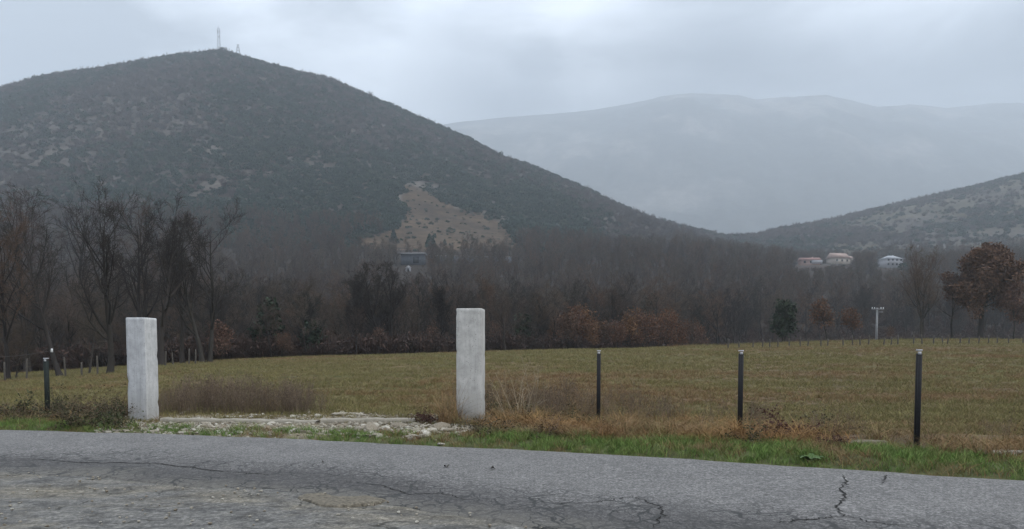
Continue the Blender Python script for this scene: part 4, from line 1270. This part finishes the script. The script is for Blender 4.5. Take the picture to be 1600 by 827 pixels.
def build_hill_scrub():
    r = np.random.default_rng(9)
    n = 120000
    y = np.sqrt(r.uniform(345 ** 2, 1080 ** 2, n))
    s = r.uniform(-0.95, 0.95, n)
    x = s * y
    z = H(x, y)
    yr = np.interp(s, RS, rd_Y)
    keep = y < yr + 14
    clr = clearing(x, y, z)
    den = fbm(x / 90, y / 90, 111, 4)
    grn = fbm(x / 120, y / 120, 121, 4)
    right = sst(0.33, 0.5, s)
    pr = 0.46 + 0.7 * sst(0.38, 0.52, den)
    zone = sst(0.30, 0.55, (y - 350) / (yr - 350))
    open_r = right * (y > 560)
    pr = pr * (1 - open_r * (0.86 - 0.5 * sst(0.55, 0.68, den) - 0.6 * sst(0.86, 0.97, y / yr)))
    px, py = proj(x, y, z)
    for cx_, cy_, rx_, ry_ in ((300, 285, 130, 22), (410, 168, 40, 9), (590, 380, 70, 14), (960, 345, 130, 16), (120, 250, 90, 18)):   # stony openings on the slope
        pr = pr * (1 - 0.72 * np.exp(-((px - cx_) / rx_) ** 2 - ((py - cy_) / ry_) ** 2) * sst(0.35, 0.6, fbm(x / 22, y / 22, 171, 3) + 0.1))
    pr = np.where(clr, 0.15, pr)
    for h in HOUSES:
        hl = h.location
        pr = np.where((np.abs(x / y - hl.x / hl.y) < 0.02) & (y > hl.y - 60) & (y < hl.y + 10), 0, pr)
    # evergreen scrub on the lower and right hand slope, bare scrub towards the left and the top
    px, py = proj(x, y, z)
    g = 0.42 + 2.8 * (grn - 0.5) + 0.45 * sst(250, 450, px) * (1 - sst(820, 980, px)) * (1 - 0.6 * zone) - 0.25 * sst(900, 1000, px) * (1 - sst(1250, 1350, px))
    keep &= r.random(n) < pr
    x, y, z, g, clr = x[keep], y[keep], z[keep], g[keep], clr[keep]
    n = len(x)
    k = np.where(r.random(n) < g, r.integers(0, 3, n), r.integers(3, 6, n))
    sc_ = np.clip(r.lognormal(math.log(2.6), 0.38, n), 1.0, 4.6)
    sc_ = np.where(clr, sc_ * 0.42, sc_)
    yrk = np.interp(x / y, RS, rd_Y)
    top = np.where(r.random(n) < 0.06, 1.3, 1.0)
    bt = (k > 2) & (r.random(n) < np.where(y > yrk - 40, 0.48, 0.08))
    k = np.where(bt, 6 + r.integers(0, 4, n), k)
    sc_ = np.where(bt, r.uniform(0.28, 0.55, n), sc_)
    top = np.where(bt, 0.9, top)
    sc_ = np.where((y > yrk - 14) & ~bt, sc_ * 0.55, sc_)
    sz = np.stack([sc_, sc_, sc_ * r.uniform(0.8, 1.25, n) * top], 1)
    hts = np.where(k > 5, 12.0, 1.35) * sz[:, 2]
    vis = hts < np.maximum(sight_limit(x, y, z), 0.0) + 0.01
    x, y, z, k, sz = x[vis], y[vis], z[vis], k[vis], sz[vis]
    n = len(x)
    scatter('hill_scrub', np.stack([x, y, z - 0.15], 1), hillk + far_kinds, k, sz, r.uniform(0, 6.28, n))

# ------------------------------------------------------------------ houses, mast, pole
HOUSES = []
def house(px, pyb, w, d, hw, hr, mats, label, rz=0.0, hip=False, rows=1, cols=3, extra=None):
    p = hit(px, pyb, 300)
    t = link('house', None, None, tuple(p), rz)
    tag(t, label, 'house')
    mb = MB(); mb.box((0, 0, hw / 2 - 1), (w, d, hw + 2)); mb.build('wall', mats[0], t)
    mb = MB()
    ox, oy = w / 2 + 0.5, d / 2 + 0.5
    k = w / 2 - d / 2 * 0.9 if hip else ox
    v = [(-ox, -oy, hw + .01), (ox, -oy, hw + .01), (ox, oy, hw + .01), (-ox, oy, hw + .01), (-k, 0, hw + hr), (k, 0, hw + hr)]
    mb.add(v, [[0, 1, 5, 4], [2, 3, 4, 5]], [[1, 2, 5], [3, 0, 4]], [[0, 3, 2, 1]])
    rf = mb.build('roof', mats[1], t)
    mb = MB(); mb.box((w * 0.2, d * 0.12, hw + hr * 0.9), (0.7, 0.7, 1.5)); mb.build('chimney', mats[0], rf)
    for j in range(rows):
        for i in range(cols):
            mb = MB()
            mb.box(((i + 0.5) / cols * w - w / 2, -d / 2 - 0.02, 1.6 + j * 2.8), (1.2, 0.12, 1.3))
            mb.build('window', M['glass'], t)
    if extra:
        extra(t)
    HOUSES.append(t)
    return t
def annexe(t):
    mb = MB(); mb.box((9.0, 0.5, 1.2), (5, 6, 4.4)); mb.build('annexe_wall', M['wall_cream'], t)
    mb = MB(); mb.add([(6.3, -2.9, 3.41), (11.7, -2.9, 3.41), (11.7, 3.9, 3.41), (6.3, 3.9, 3.41), (7.8, 0.5, 5.2), (10.2, 0.5, 5.2)], [[0, 1, 5, 4], [2, 3, 4, 5], [0, 3, 2, 1]], [[1, 2, 5], [3, 0, 4]])
    mb.build('annexe_roof', M['roof_tan'], t)
def porch(t):
    mb = MB(); mb.box((3.0, -5.2, 1.4), (6, 0.3, 2.0)); mb.build('porch_wall', M['wall_white'], t)
def balcony(t):
    mb = MB(); mb.box((0, -5.6, 2.9), (11, 1.2, 0.2)); mb.build('balcony', M['wall_white'], t)
house(1309, 412, 11.5, 8.5, 3.2, 3.6, (M['wall_cream'], M['roof_tan']), 'house with tan tiled roof and small annexe, middle of the three hillside houses', 0.25, extra=annexe)
house(1264, 415, 10.5, 8, 2.6, 1.9, (M['wall_pink'], M['roof_red']), 'low pinkish house with white wall, left of the tan roofed house', -0.1, extra=porch)
house(1391, 418, 12, 9, 5.0, 2.6, (M['wall_white'], M['roof_grey']), 'white house with grey hipped roof behind the bare double stemmed tree', 0.15, hip=True, rows=2, cols=4, extra=balcony)

# roadside buildings at the foot of the hill
p = hit(646, 413, 200)
t = tag(link('long_shed', None, None, tuple(p), -0.05), 'grey blue shed with long pale flat roof at the hill foot', 'shed')
mb = MB(); mb.box((0, 0, 1.6), (9.5, 5, 4.6)); mb.build('wall', M['wall_grey'], t)
mb = MB(); mb.box((-0.3, -0.3, 4.05), (11.5, 6.2, 0.28)); mb.build('roof', M['roof_pale'], t)
mb = MB(); mb.box((1.5, -2.52, 1.4), (2.4, 0.1, 2.6)); mb.build('door', M['glass'], t)
HOUSES.append(t)
p = hit(638, 424, 200)
t = tag(link('hut', None, None, tuple(p), 0.2), 'tiny white gabled hut below the long grey blue shed', 'hut')
mb = MB(); mb.box((0, 0, 0.4), (1.9, 1.8, 1.8)); mb.build('wall', M['wall_white'], t)
mb = MB(); mb.add([(-1.1, -1.05, 1.31), (1.1, -1.05, 1.31), (1.1, 1.05, 1.31), (-1.1, 1.05, 1.31), (0, -1.05, 2.0), (0, 1.05, 2.0)], [[0, 4, 5, 3], [1, 2, 5, 4], [0, 3, 2, 1]], [[0, 1, 4], [2, 3, 5]])
mb.build('roof', M['roof_pale'], t)
mb = MB(); mb.box((0, -0.92, 0.4), (0.6, 0.08, 1.2)); mb.build('door', M['glass'], t)
HOUSES.append(t)
pa_, pb2 = hit(668, 411, 200), hit(800, 411, 200)
Lw = np.linalg.norm((pb2 - pa_)[:2]); mid = (pa_ + pb2) / 2
t = tag(link('retaining_wall', None, None, tuple(mid), math.atan2(pb2[1] - pa_[1], pb2[0] - pa_[0])), 'long dark retaining wall below the bare grassy clearing', 'wall')
mb = MB(); mb.box((0, 0, 0.6), (Lw, 0.5, 4.2)); mb.build('wall', M['wall_grey'], t)
mb = MB(); mb.box((0, 0, 2.78), (Lw, 0.6, 0.12)); mb.build('coping', M['beam'], t)
# trees of the clearing and the ridge
for px, pyb, h, lab in ((671, 388, 6.5, 'left and lower of two touching dark conifers alone in the clearing'), (677, 389, 5.2, 'right hand one of two touching dark conifers in the clearing'), (615, 380, 6.5, 'dark conifer at the left end of the grassy clearing'), (695, 384, 3.2, 'smallest dark conifer in the clearing, right of the touching pair')):
    p = hit(px, pyb, 330)
    t = tag(link('conifer_tree', None, None, tuple(p), px * 0.3), lab, 'tree')
    mb = MB(); mb.bar((0, 0, -0.3), (0, 0, h * 0.8), 0.16, 6, 0.04); mb.build('trunk', M['bark'], t)
    link('crown', con, t, scale=(h * 1.05, h * 1.05, h))
p = hit(342, 79, 500, 1000)
t = tag(link('lattice_mast', None, None, (p[0], p[1], p[2] - 1.0), 0.4), 'tall pale lattice transmitter mast on the hilltop', 'mast')
hm = height_for(p, 41) + 1.0
mb = MB()
def leg_at(a, z):
    w = 1.75 * (1 - 0.35 * z / hm)
    return (w * (1 if a in (0, 3) else -1), w * (1 if a < 2 else -1), z)
for a in range(4):
    mb.bar(leg_at(a, 0), leg_at(a, hm * 0.92), 0.15, 5)
nb = 11
for k in range(nb):
    z0, z1 = hm * 0.92 * k / nb, hm * 0.92 * (k + 1) / nb
    for a in range(4):
        b = (a + 1) % 4
        mb.bar(leg_at(a, z0), leg_at(b, z1), 0.055, 4); mb.bar(leg_at(b, z0), leg_at(a, z1), 0.055, 4); mb.bar(leg_at(a, z1), leg_at(b, z1), 0.055, 4)
mb.build('lattice_frame', M['steel'], t)
for k, (a, z) in enumerate(((0.3, 0.78), (2.4, 0.80), (4.2, 0.76), (5.5, 0.62), (1.4, 0.60))):
    mb = MB(); mb.box((1.5 * math.cos(a), 1.5 * math.sin(a), hm * z), (0.6, 0.6, 3.6 if k < 3 else 2.2), a, bev=0.08); mb.build('antenna', M['steel'], t)
mb = MB(); mb.bar((0, 0, hm * 0.9), (0, 0, hm), 0.16, 6); mb.build('spike', M['steel'], t)
p = hit(350, 81, 500, 1000)
t = tag(link('equipment_hut', None, None, (p[0], p[1], p[2] - 0.8), 0.2), 'small flat roofed equipment hut on the hilltop beside the tall mast', 'hut')
mb = MB(); mb.box((0, 0, 2.4), (6.5, 4, 5.0)); mb.build('wall', M['steel'], t)
mb = MB(); mb.box((0, 0, 5.1), (7.2, 4.6, 0.3)); mb.build('roof', M['roof_grey'], t)
mb = MB(); mb.box((-1.2, -2.02, 3.0), (1.3, 0.1, 2.4)); mb.build('door', M['glass'], t)
p = hit(372, 85, 500, 1000)
t = tag(link('lattice_pylon', None, None, (p[0], p[1], p[2] - 0.5), 0.0), 'short splayed lattice pylon on the hilltop, right of the mast', 'pylon')
hp = height_for(p, 70) + 0.5
mb = MB()
for sx_ in (-1, 1):
    for sy_ in (-1, 1):
        mb.bar((2.6 * sx_, 1.6 * sy_, -1.5), (0.6 * sx_, 0.4 * sy_, hp), 0.26, 5)
for z in (0.25, 0.5, 0.75, 1.0):
    w = 2.3 - 1.8 * z
    for sy_ in (-1, 1):
        mb.bar((-w, sy_ * (1.6 - 1.2 * z), hp * z), (w, sy_ * (1.6 - 1.2 * z), hp * z), 0.2, 4)
mb.build('lattice_frame', M['steel'], t)
mb = MB(); mb.bar((-1.8, 0, hp), (1.8, 0, hp), 0.14, 5); mb.build('crossarm', M['steel'], t)

p = at(1369, 128)
hp = height_for(p, 481)
t = tag(link('utility_pole', None, None, tuple(p), 0.0), 'pale utility pole with a crossarm beyond the field fence', 'utility pole')
mb = MB(); mb.bar((0, 0, -0.5), (0, 0, hp), 0.21, 10, 0.15); mb.build('shaft', M['pole'], t)
mb = MB(); mb.box((0, -0.2, hp - 0.25), (2.1, 0.16, 0.16)); mb.box((0.45, -0.2, hp - 0.75), (0.9, 0.12, 0.12)); mb.build('crossarm', M['pole'], t)
for x in (-0.95, -0.55, 0.55, 0.95):
    mb = MB(); mb.bar((x, -0.2, hp - 0.17), (x, -0.2, hp + 0.08), 0.09, 8, 0.05); mb.build('insulator', M['porcelain'], t)

# weathered stakes of the two field fences
r = np.random.default_rng(12)
def stake(px, pyb, pyt, label, group, rad=0.05):
    p = hit(px, pyb, 30)
    h = max(0.5, height_for(p, pyt))
    mb = MB()
    zs = np.linspace(-0.2, h, 5)
    P = np.stack([np.cumsum(r.normal(0, 0.012, 5)) + 0.04 * r.normal() * zs, np.cumsum(r.normal(0, 0.012, 5)), zs], 1)[None]
    vv, qq = tubes(P, np.array([[rad * 1.1, rad, rad, rad * 0.95, rad * 0.8]]), 7)
    mb.add(vv, qq, [[28, 28 + k, 29 + k] for k in range(1, 6)])
    o = mb.build('fence_stake', M['stake'], None, loc=tuple(p))
    tag(o, label, 'fence stake', group)
for px, pb, pt in ((8, 596, 566), (42, 594, 560), (103, 590, 558), (128, 588, 566), (152, 586, 556), (258, 572, 549), (270, 571, 551), (296, 570, 545), (306, 570, 546), (236, 575, 556)):
    stake(px, pb, pt, 'grey wooden fence stake below the big bare trees at the left field edge', 'stakes of the left field fence')
for k in range(30):
    px = 1142 + k * 15.6 + r.uniform(-5, 5)
    pb = np.interp(px, [1140, 1250, 1350, 1450, 1600], [545, 542, 540, 538, 537])
    stake(px, pb, pb - r.uniform(11, 17), 'grey wooden stake of the low fence along the right field edge', 'stakes of the right field fence', 0.055)
# the wire fixed to the leaning tree
p1 = hit(96, 588, 25); p0 = hit(-60, 598, 25)
_, s1 = ray(95, 548)
t = tag(link('fence_wire', None, None, tuple(p1)), 'thin sagging wire with white insulator at the leaning left tree', 'wire')
zt = EYE + s1 * p1[1] - p1[2]
u = np.linspace(0, 1, 14)
P = np.stack([u * (p0[0] - p1[0]) - 0.3, u * (p0[1] - p1[1]) - 0.35, zt - 0.25 * np.sin(u * math.pi) - 0.2 * u], 1)[None]
mb = MB(); mb.add(*tubes(P, np.full((1, 14), 0.006), 5)); mb.build('strand', M['wire'], t)
mb = MB(); mb.bar((-0.3, -0.35, zt - 0.1), (-0.3, -0.35, zt + 0.12), 0.07, 8, 0.05); mb.build('insulator', M['porcelain'], t)

build_wood_mass()
build_undergrowth()
build_hill_scrub()
# ------------------------------------------------------------------ grass, weeds and verge plants
def blades(mb, n, h, rad, lean, w, rng, segs=3, curl=0.6):
    a = rng.uniform(0, 6.28, n); rr = rad * np.sqrt(rng.random(n))
    p = np.stack([rr * np.cos(a), rr * np.sin(a), np.full(n, -0.02)], 1)
    la = rng.uniform(0, 6.28, n)
    dirx = np.stack([np.cos(la), np.sin(la)], 1)
    hh = h * rng.uniform(0.55, 1.1, n); ln = lean * rng.uniform(0.2, 1.2, n)
    t = np.linspace(0, 1, segs + 1)
    off = ln[:, None] * hh[:, None] * (t ** 2 * (0.6 + curl))[None]
    C = np.empty((n, segs + 1, 3))
    C[..., :2] = p[:, None, :2] + dirx[:, None] * off[..., None]
    C[..., 2] = p[:, None, 2] + hh[:, None] * (t - 0.35 * curl * ln[:, None] * t ** 2.5)
    sd = np.stack([-np.sin(la), np.cos(la), np.zeros(n)], 1)
    sa = rng.uniform(0, 6.28, n); sd = np.stack([np.cos(sa), np.sin(sa), np.zeros(n)], 1)
    ww = w * rng.uniform(0.7, 1.3, n)[:, None] * (1 - t ** 1.6 * 0.92)[None]
    A = C - sd[:, None] * ww[..., None] / 2; B = C + sd[:, None] * ww[..., None] / 2
    v = np.stack([A, B], 2).reshape(-1, 3)
    i = (np.arange(n)[:, None] * (segs + 1) + np.arange(segs)[None]) * 2
    mb.add(v, np.stack([i, i + 1, i + 3, i + 2], -1).reshape(-1, 4))
def tuft(seed, n, h, rad, lean, w, mat, curl=0.6):
    mb = MB(); blades(mb, n, h, rad, lean, w, np.random.default_rng(seed), 3, curl)
    return mb.mesh('tuft', mat)
def weed(seed, n, h, mat, rad=0.16, side=7, thick=0.004):
    rng = np.random.default_rng(seed)
    a = rng.uniform(0, 6.28, n); rr = rad * np.sqrt(rng.random(n))
    p0 = np.stack([rr * np.cos(a), rr * np.sin(a), np.full(n, -0.03)], 1)
    d0 = np.stack([rng.normal(0, .16, n), rng.normal(0, .16, n), np.ones(n)], 1)
    P, R = branch_set(p0, d0, h * rng.uniform(0.55, 1.1, n), 6, rng, 0.07, 0.03, np.full(n, thick), np.full(n, thick * 0.5))
    mb = MB(); mb.add(*tubes(P, R, 3))
    p, d, L, rad_ = children(P, R, side, 0.3, 1.0, (20, 55), (0.12, 0.35), rng)
    P1, R1 = branch_set(p, d, L, 3, rng, 0.15, 0.1, np.full(len(p), thick * 0.6), np.full(len(p), thick * 0.3))
    mb.add(*tubes(P1, R1, 3))
    e = np.concatenate([P1[:, -1], P[:, -1]])
    e = e[rng.integers(0, len(e), len(e) * 2)] + rng.normal(0, 0.012, (len(e) * 2, 3))
    mb.add(*leaf_quads(e, 0.012, rng, 2.5))
    return mb.mesh('weed', mat)
def bramble(seed, n, mat_l='bramble', stems=14, h=1.0):
    rng = np.random.default_rng(seed)
    p0 = np.c_[rng.normal(0, 0.22, (stems, 2)), np.full(stems, -0.03)]
    d0 = np.stack([rng.normal(0, .6, stems), rng.normal(0, .6, stems), np.ones(stems)], 1)
    P, R = branch_set(p0, d0, rng.uniform(0.7, 1.5, stems) * h, 9, rng, 0.13, -0.13, np.full(stems, 0.008), np.full(stems, 0.003))
    P[..., 2] = np.maximum(P[..., 2], 0.03)
    p, d, L, _r = children(P, R, 7, 0.15, 1, (25, 70), (0.2, 0.4), rng)
    P1, R1 = branch_set(p, d, L, 3, rng, 0.2, -0.03, np.full(len(p), 0.004), np.full(len(p), 0.002))
    st = MB(); st.add(*tubes(P, R, 3)); st.add(*tubes(P1, R1, 3))
    e = np.concatenate([P[:, 2:].reshape(-1, 3), P1.reshape(-1, 3)])
    e = e[rng.integers(0, len(e), n)] + rng.normal(0, 0.05, (n, 3)); e[:, 2] = np.maximum(e[:, 2], 0.02)
    lf = MB(); lf.add(*leaf_quads(e, 0.05, rng, 1.4))
    return st, lf
def merged(parts, mats, name='plant'):
    v = np.concatenate([x for p in parts for x in p.v]); f = []; mi = []; o = 0
    for k, p in enumerate(parts):
        f += [x + o for x in p.f]; mi.append(np.full(sum(len(x) for x in p.f), k)); o += p.n
    return mesh_from(name, v, f, mats, np.concatenate(mi))

r = np.random.default_rng(31)
def px_of(x, y):
    return proj(x, y, 0.0)[0]
def area(n, x0, x1, y0, y1):
    return r.uniform(x0, x1, n), r.uniform(y0, y1, n)
def put(name, x, y, protos, idx, scale, tilt=0.12, dz=0.0):
    n = len(x)
    scatter(name, np.stack([x, y, H(x, y) + dz], 1), protos, idx, scale, r.uniform(0, 6.28, n), r.normal(0, tilt, (n, 2)))

# green verge
gk = [tuft(600 + k, 26, 0.15, 0.10, 0.8, 0.0075, M['grass_green']) for k in range(4)]
gk += [tuft(605, 22, 0.13, 0.10, 1.0, 0.007, M['grass_field']), tuft(606, 18, 0.16, 0.09, 1.1, 0.007, M['grass_dry'])]
x, y = area(62000, -22, 12, 6, 20)
d = y - road_far(x); px = px_of(x, y)
wid = np.interp(px, [-400, 0, 140, 200, 420, 560, 700, 760, 940, 1150, 1400, 1700], [1.5, 1.0, 1.0, 0.7, 0.8, 0.8, 0.9, 1.5, 1.5, 1.9, 1.8, 1.8])
wid = wid * (0.75 + 0.6 * fbm(x / 1.1, y / 1.1, 131, 3))
den = np.interp(px, [-400, 130, 170, 430, 470, 640, 740, 780, 1700], [1, 1, 0.42, 0.45, 0.7, 0.8, 1, 1, 1]) * (0.35 + 1.2 * fbm(x / 0.7, y / 0.7, 133, 3))
k_ = (d > -0.03) & (d < wid) & (r.random(len(x)) < den)
x, y, d = x[k_], y[k_], d[k_]
mixv = fbm(x / 0.9, y / 0.9, 137, 3) + 0.13 * r.normal(size=len(x))
idx = np.where(mixv > 0.565, 4 + (r.random(len(x)) < 0.5), r.integers(0, 4, len(x)))
put('verge_grass', x, y, gk, idx, r.uniform(0.5, 1.15, len(x)) * (0.45 + 0.65 * sst(0, 0.5, d)))
print('verge', len(x))

# short grazed field
fk = [tuft(620 + k, 16, 0.12, 0.16, 1.1, 0.010, M['grass_field']) for k in range(4)] + [tuft(625 + k, 14, 0.15, 0.15, 1.2, 0.009, M['grass_dry']) for k in range(2)]
n = 120000
y = 12.5 * (104 / 12.5) ** r.random(n)
s = np.where(y < 34, r.uniform(-1.0, 0.95, n), r.uniform(-0.85, 0.85, n)); x = s * y
k_ = (y > fence_y(x) - 0.6) & (y < np.interp(s, CS, cr_Y) + 9) & (x > -48)
px, py = proj(x, y, H(x, y))
gate = (px > 240) & (px < 700) & (y < fence_y(x) + 1.4)
k_ &= ~(gate & (r.random(len(x)) < 0.8))
x, y, px = x[k_], y[k_], px[k_]
big = (0.72 + y / 75) * r.uniform(0.6, 1.25, len(x))
nn = fbm(x / 9, y / 4, 141, 5) + 0.09 * r.normal(size=len(x)) + 0.07 * sst(950, 1250, px)
idx = np.where(nn > 0.66, 4 + r.integers(0, 2, len(x)), r.integers(0, 4, len(x)))
hz = (1.05 - 0.004 * y) * (1 + 0.28 * np.sin(2 * math.pi * (y + 0.22 * x) / 2.4 + 3 * fbm(x / 12, y / 12, 145, 2))) * (0.6 + 0.9 * fbm(x / 2.2, y / 2.2, 143, 3))
tall = 1 + 1.1 * np.exp(-((y - np.interp(x / y, CS, cr_Y)) / 4.0) ** 2) * (x / y > 0.22)
put('field_grass', x, y, fk, idx, np.stack([big, big, big * hz * tall], 1))
print('field', len(x))

# rusty bracken and dead grass along the fence
bk = [tuft(640 + k, 34, 0.34, 0.15, 1.5, 0.009, M['bracken'], 1.1) for k in range(3)] + [tuft(645 + k, 36, 0.36, 0.13, 1.3, 0.008, M['grass_dry'], 1.0) for k in range(3)]
bk[5] = tuft(655, 30, 0.30, 0.15, 1.0, 0.008, M['grass_field'], 0.8)
st, lf = bramble(650, 420); bk.append(merged([st, lf], [M['weed'], M['bramble']]))
st, lf = bramble(651, 520); bk.append(merged([st, lf], [M['weed'], M['bramble']]))
x, y = area(26000, -20, 12, 6, 19)
d = y - road_far(x); px = px_of(x, y); fd = y - fence_y(x)
lo = np.interp(px, [-400, 130, 160, 700, 760, 940, 1150, 1250, 1330, 1500, 1700], [0.9, 1.0, 1.2, 2.6, 1.1, 1.15, 1.6, 1.6, 1.7, 1.7, 1.6])
pr = np.interp(px, [-400, 0, 90, 200, 255, 690, 705, 760, 1000, 1130, 1260, 1330, 1420, 1480, 1560, 1700], [0.25, 0.2, 0.3, 0.25, 0, 0, 0.5, 1.0, 1.0, 0.85, 0.9, 0.5, 0.45, 0.6, 0.6, 0.5])
pr = pr * sst(0.40, 0.62, fbm(x / 1.7, y / 0.9, 151, 4))
k_ = (d > lo) & (fd < 0.9 + 0.8 * (px > 740)) & (r.random(len(x)) < pr * 0.9)
x, y, px = x[k_], y[k_], px[k_]
q = fbm(x / 1.0, y / 1.0, 153, 3) + 0.08 * r.normal(size=len(x))
idx = np.where(q > 0.57, r.integers(0, 3, len(x)), 3 + r.integers(0, 3, len(x)))
brm = (r.random(len(x)) < np.where((px < 210), 0.55, 0.03))
idx = np.where(brm, 6 + r.integers(0, 2, len(x)), idx)
put('dead_verge_growth', x, y, bk, idx, r.uniform(0.5, 1.15, len(x)) * np.where(brm, 0.5, 1.0))
print('bracken', len(x))

# thin dry weeds behind the fence line and the tall dry brush behind the beam
wk = [weed(660 + k, 9, 0.85, M['weed'], 0.20) for k in range(4)] + [weed(665 + k, 7, 0.9, M['grass_dry'], 0.18, 4, 0.003) for k in range(2)]
x, y = area(60000, -30, 16, 6, 25)
px = px_of(x, y); fd = y - fence_y(x)
dep = np.interp(px, [-500, 0, 180, 250, 520, 560, 690, 720, 900, 1100, 1300, 1700], [2.5, 2.5, 3.0, 4.5, 3.2, 0.8, 0.8, 4.5, 6.0, 5.0, 3.5, 3.5])
pr = np.interp(px, [-500, 0, 180, 245, 270, 470, 515, 530, 680, 700, 760, 900, 1000, 1300, 1700], [0.14, 0.16, 0.2, 0.22, 0.62, 0.58, 0.25, 0.02, 0.03, 0.26, 0.42, 0.36, 0.28, 0.22, 0.22])
pr = pr * sst(0.30, 0.6, fbm(x / 1.3, y / 1.3, 161, 3)) * np.clip(1.25 - fd / dep, 0, 1)
near = np.where((px > 250) & (px < 690), 1.1, 0.15)
k_ = (fd > near) & (fd < dep) & (r.random(len(x)) < pr * 0.6)
x, y, px, fd = x[k_], y[k_], px[k_], fd[k_]
hh = np.interp(px, [-500, 180, 250, 300, 480, 515, 540, 700, 800, 950, 1200, 1700], [0.45, 0.5, 0.6, 1.0, 0.95, 0.8, 0.4, 0.8, 0.95, 0.7, 0.55, 0.5]) * r.uniform(0.55, 1.1, len(x))
idx = np.where(r.random(len(x)) < np.where((px > 250) & (px < 520), 0.08, 0.25), 4 + r.integers(0, 2, len(x)), r.integers(0, 4, len(x)))
put('dry_weeds', x, y, wk, idx, np.stack([hh * 0.9 + 0.1, hh * 0.9 + 0.1, hh], 1))
print('weeds', len(x))
# gravel grit and small stones of the spill
n = 2600
u = r.random(n)
gx, gy = [], []
for k in range(n):
    p = hit_road(r.uniform(150, 740), r.normal(668, 7)); gx.append(p[0]); gy.append(p[1])
gx = np.array(gx); gy = np.array(gy)
k_ = gy > road_far(gx) + 0.1
gx, gy = gx[k_], gy[k_]
put('gravel', gx, gy, rocks[:5], r.integers(0, 5, len(gx)), r.uniform(0.012, 0.045, len(gx)), 0.3, 0.008)
n = 900
gx = r.uniform(-9, 3, n); gy = r.uniform(4.6, 9.5, n)
k_ = gy < road_near(gx) + 0.15
gx, gy = gx[k_], gy[k_]
scatter('grit', np.stack([gx, gy, np.full(len(gx), 0.022)], 1), rocks[:5], r.integers(0, 5, len(gx)), r.uniform(0.006, 0.02, len(gx)), r.uniform(0, 6.28, len(gx)))

# single plants that stand out
def plant(name, px, py, parts, label, cat, size=1.0):
    p = hit(px, py)
    t = link(name, None, None, tuple(p), r.uniform(0, 6.28), (size, size, size)); t.empty_display_size = 0.2
    tag(t, label, cat)
    for nm, me in parts: link(nm, me, t)
    return t
for sd, px, py, s_, ml, lab in ((700, 1222, 683, 0.62, 'redbush', 'dark red twiggy bush in the verge between two black posts'), (701, 118, 668, 0.62, 'bramble', 'green brown bramble left of the pale two faced pillar'),
                            (702, 172, 668, 0.55, 'bramble', 'brown bramble touching the foot of the pale two faced pillar'), (703, 28, 656, 0.7, 'bramble', 'dark bramble left of the dark greenish fence post'),
                            (704, 1302, 697, 0.32, 'redbush', 'small dark clump of dead growth left of the long white slab'), (705, 672, 661, 0.42, 'redbush', 'low dark brown shrub left of the tall grey pillar')):
    st, lf = bramble(sd, 900, stems=22, h=0.8)
    plant('bramble_bush' if ml == 'bramble' else 'dark_bush', px, py, [('stems', merged([st], [M['weed'] if ml == 'bramble' else M['redbush']], 'stems')), ('leaves', merged([lf], [M[ml]], 'leaves'))], lab, 'bush', s_)
for sd, px, py, h, m, lab in ((720, 702, 664, 0.75, 'grass_dry', 'tall orange dry grass tuft against the left foot of the grey pillar'), (721, 955, 683, 0.36, 'bracken', 'rusty tuft at the foot of the post nearest the grey pillar'),
                              (722, 1548, 715, 0.40, 'grass_dry', 'yellowish dry grass tuft right of the tallest black post'), (723, 748, 662, 0.5, 'grass_dry', 'dry grass blades standing before the right foot of the grey pillar')):
    mb = MB(); blades(mb, 150 if px != 748 else 40, h, 0.24, 1.0, 0.008, np.random.default_rng(sd), 4, 0.9)
    if px == 702:
        blades(mb, 30, 1.15, 0.22, 0.35, 0.006, np.random.default_rng(5), 4, 0.5)
    o = mb.build('grass_tuft', M[m], None, loc=tuple(hit(px, py)))
    tag(o, lab, 'grass tuft')
mb = MB()
rng = np.random.default_rng(9)
P, R = branch_set(np.c_[rng.normal(0, .2, (16, 2)), np.full(16, -0.03)], np.c_[rng.normal(0, .28, (16, 2)), np.ones(16)], rng.uniform(0.5, 1.5, 16), 9, rng, 0.09, 0.0, np.full(16, .008), np.full(16, .003))
mb.add(*tubes(P, R, 4))
p, d, L, _r = children(P, R, 6, 0.3, 1, (25, 60), (0.15, 0.4), rng)
P, R = branch_set(p, d, L, 4, rng, 0.15, 0.02, np.full(len(p), .004), np.full(len(p), .002))
mb.add(*tubes(P, R, 3))
o = mb.build('dead_stems', M['pale_stem'], None, loc=tuple(hit(817, 658)))
tag(o, 'pale dead bending stems right of the tall grey pillar', 'dead plant')
mb = MB()
for k in range(9):
    a = k * 0.7 + 0.3
    t = np.linspace(0, 1, 6); wv = 0.035 * np.sin(np.pi * np.clip(t * 0.92 + 0.08, 0, 1)) ** 0.8
    L = 0.16 + 0.09 * rng.random()
    C = np.c_[np.cos(a) * t * L, np.sin(a) * t * L, 0.02 + 0.28 * L * np.sin(t * 2.4)]
    sd = np.array([-math.sin(a), math.cos(a), 0.15])
    v = np.concatenate([C - sd * wv[:, None], C + sd * wv[:, None]])
    j = np.arange(5)
    mb.add(v, np.stack([j, j + 1, j + 7, j + 6], 1))
o = mb.build('broadleaf_weed', M['broadleaf'], None, loc=tuple(hit(1265, 722)))
tag(o, 'broad leaved green weed lying open in the roadside grass', 'weed')
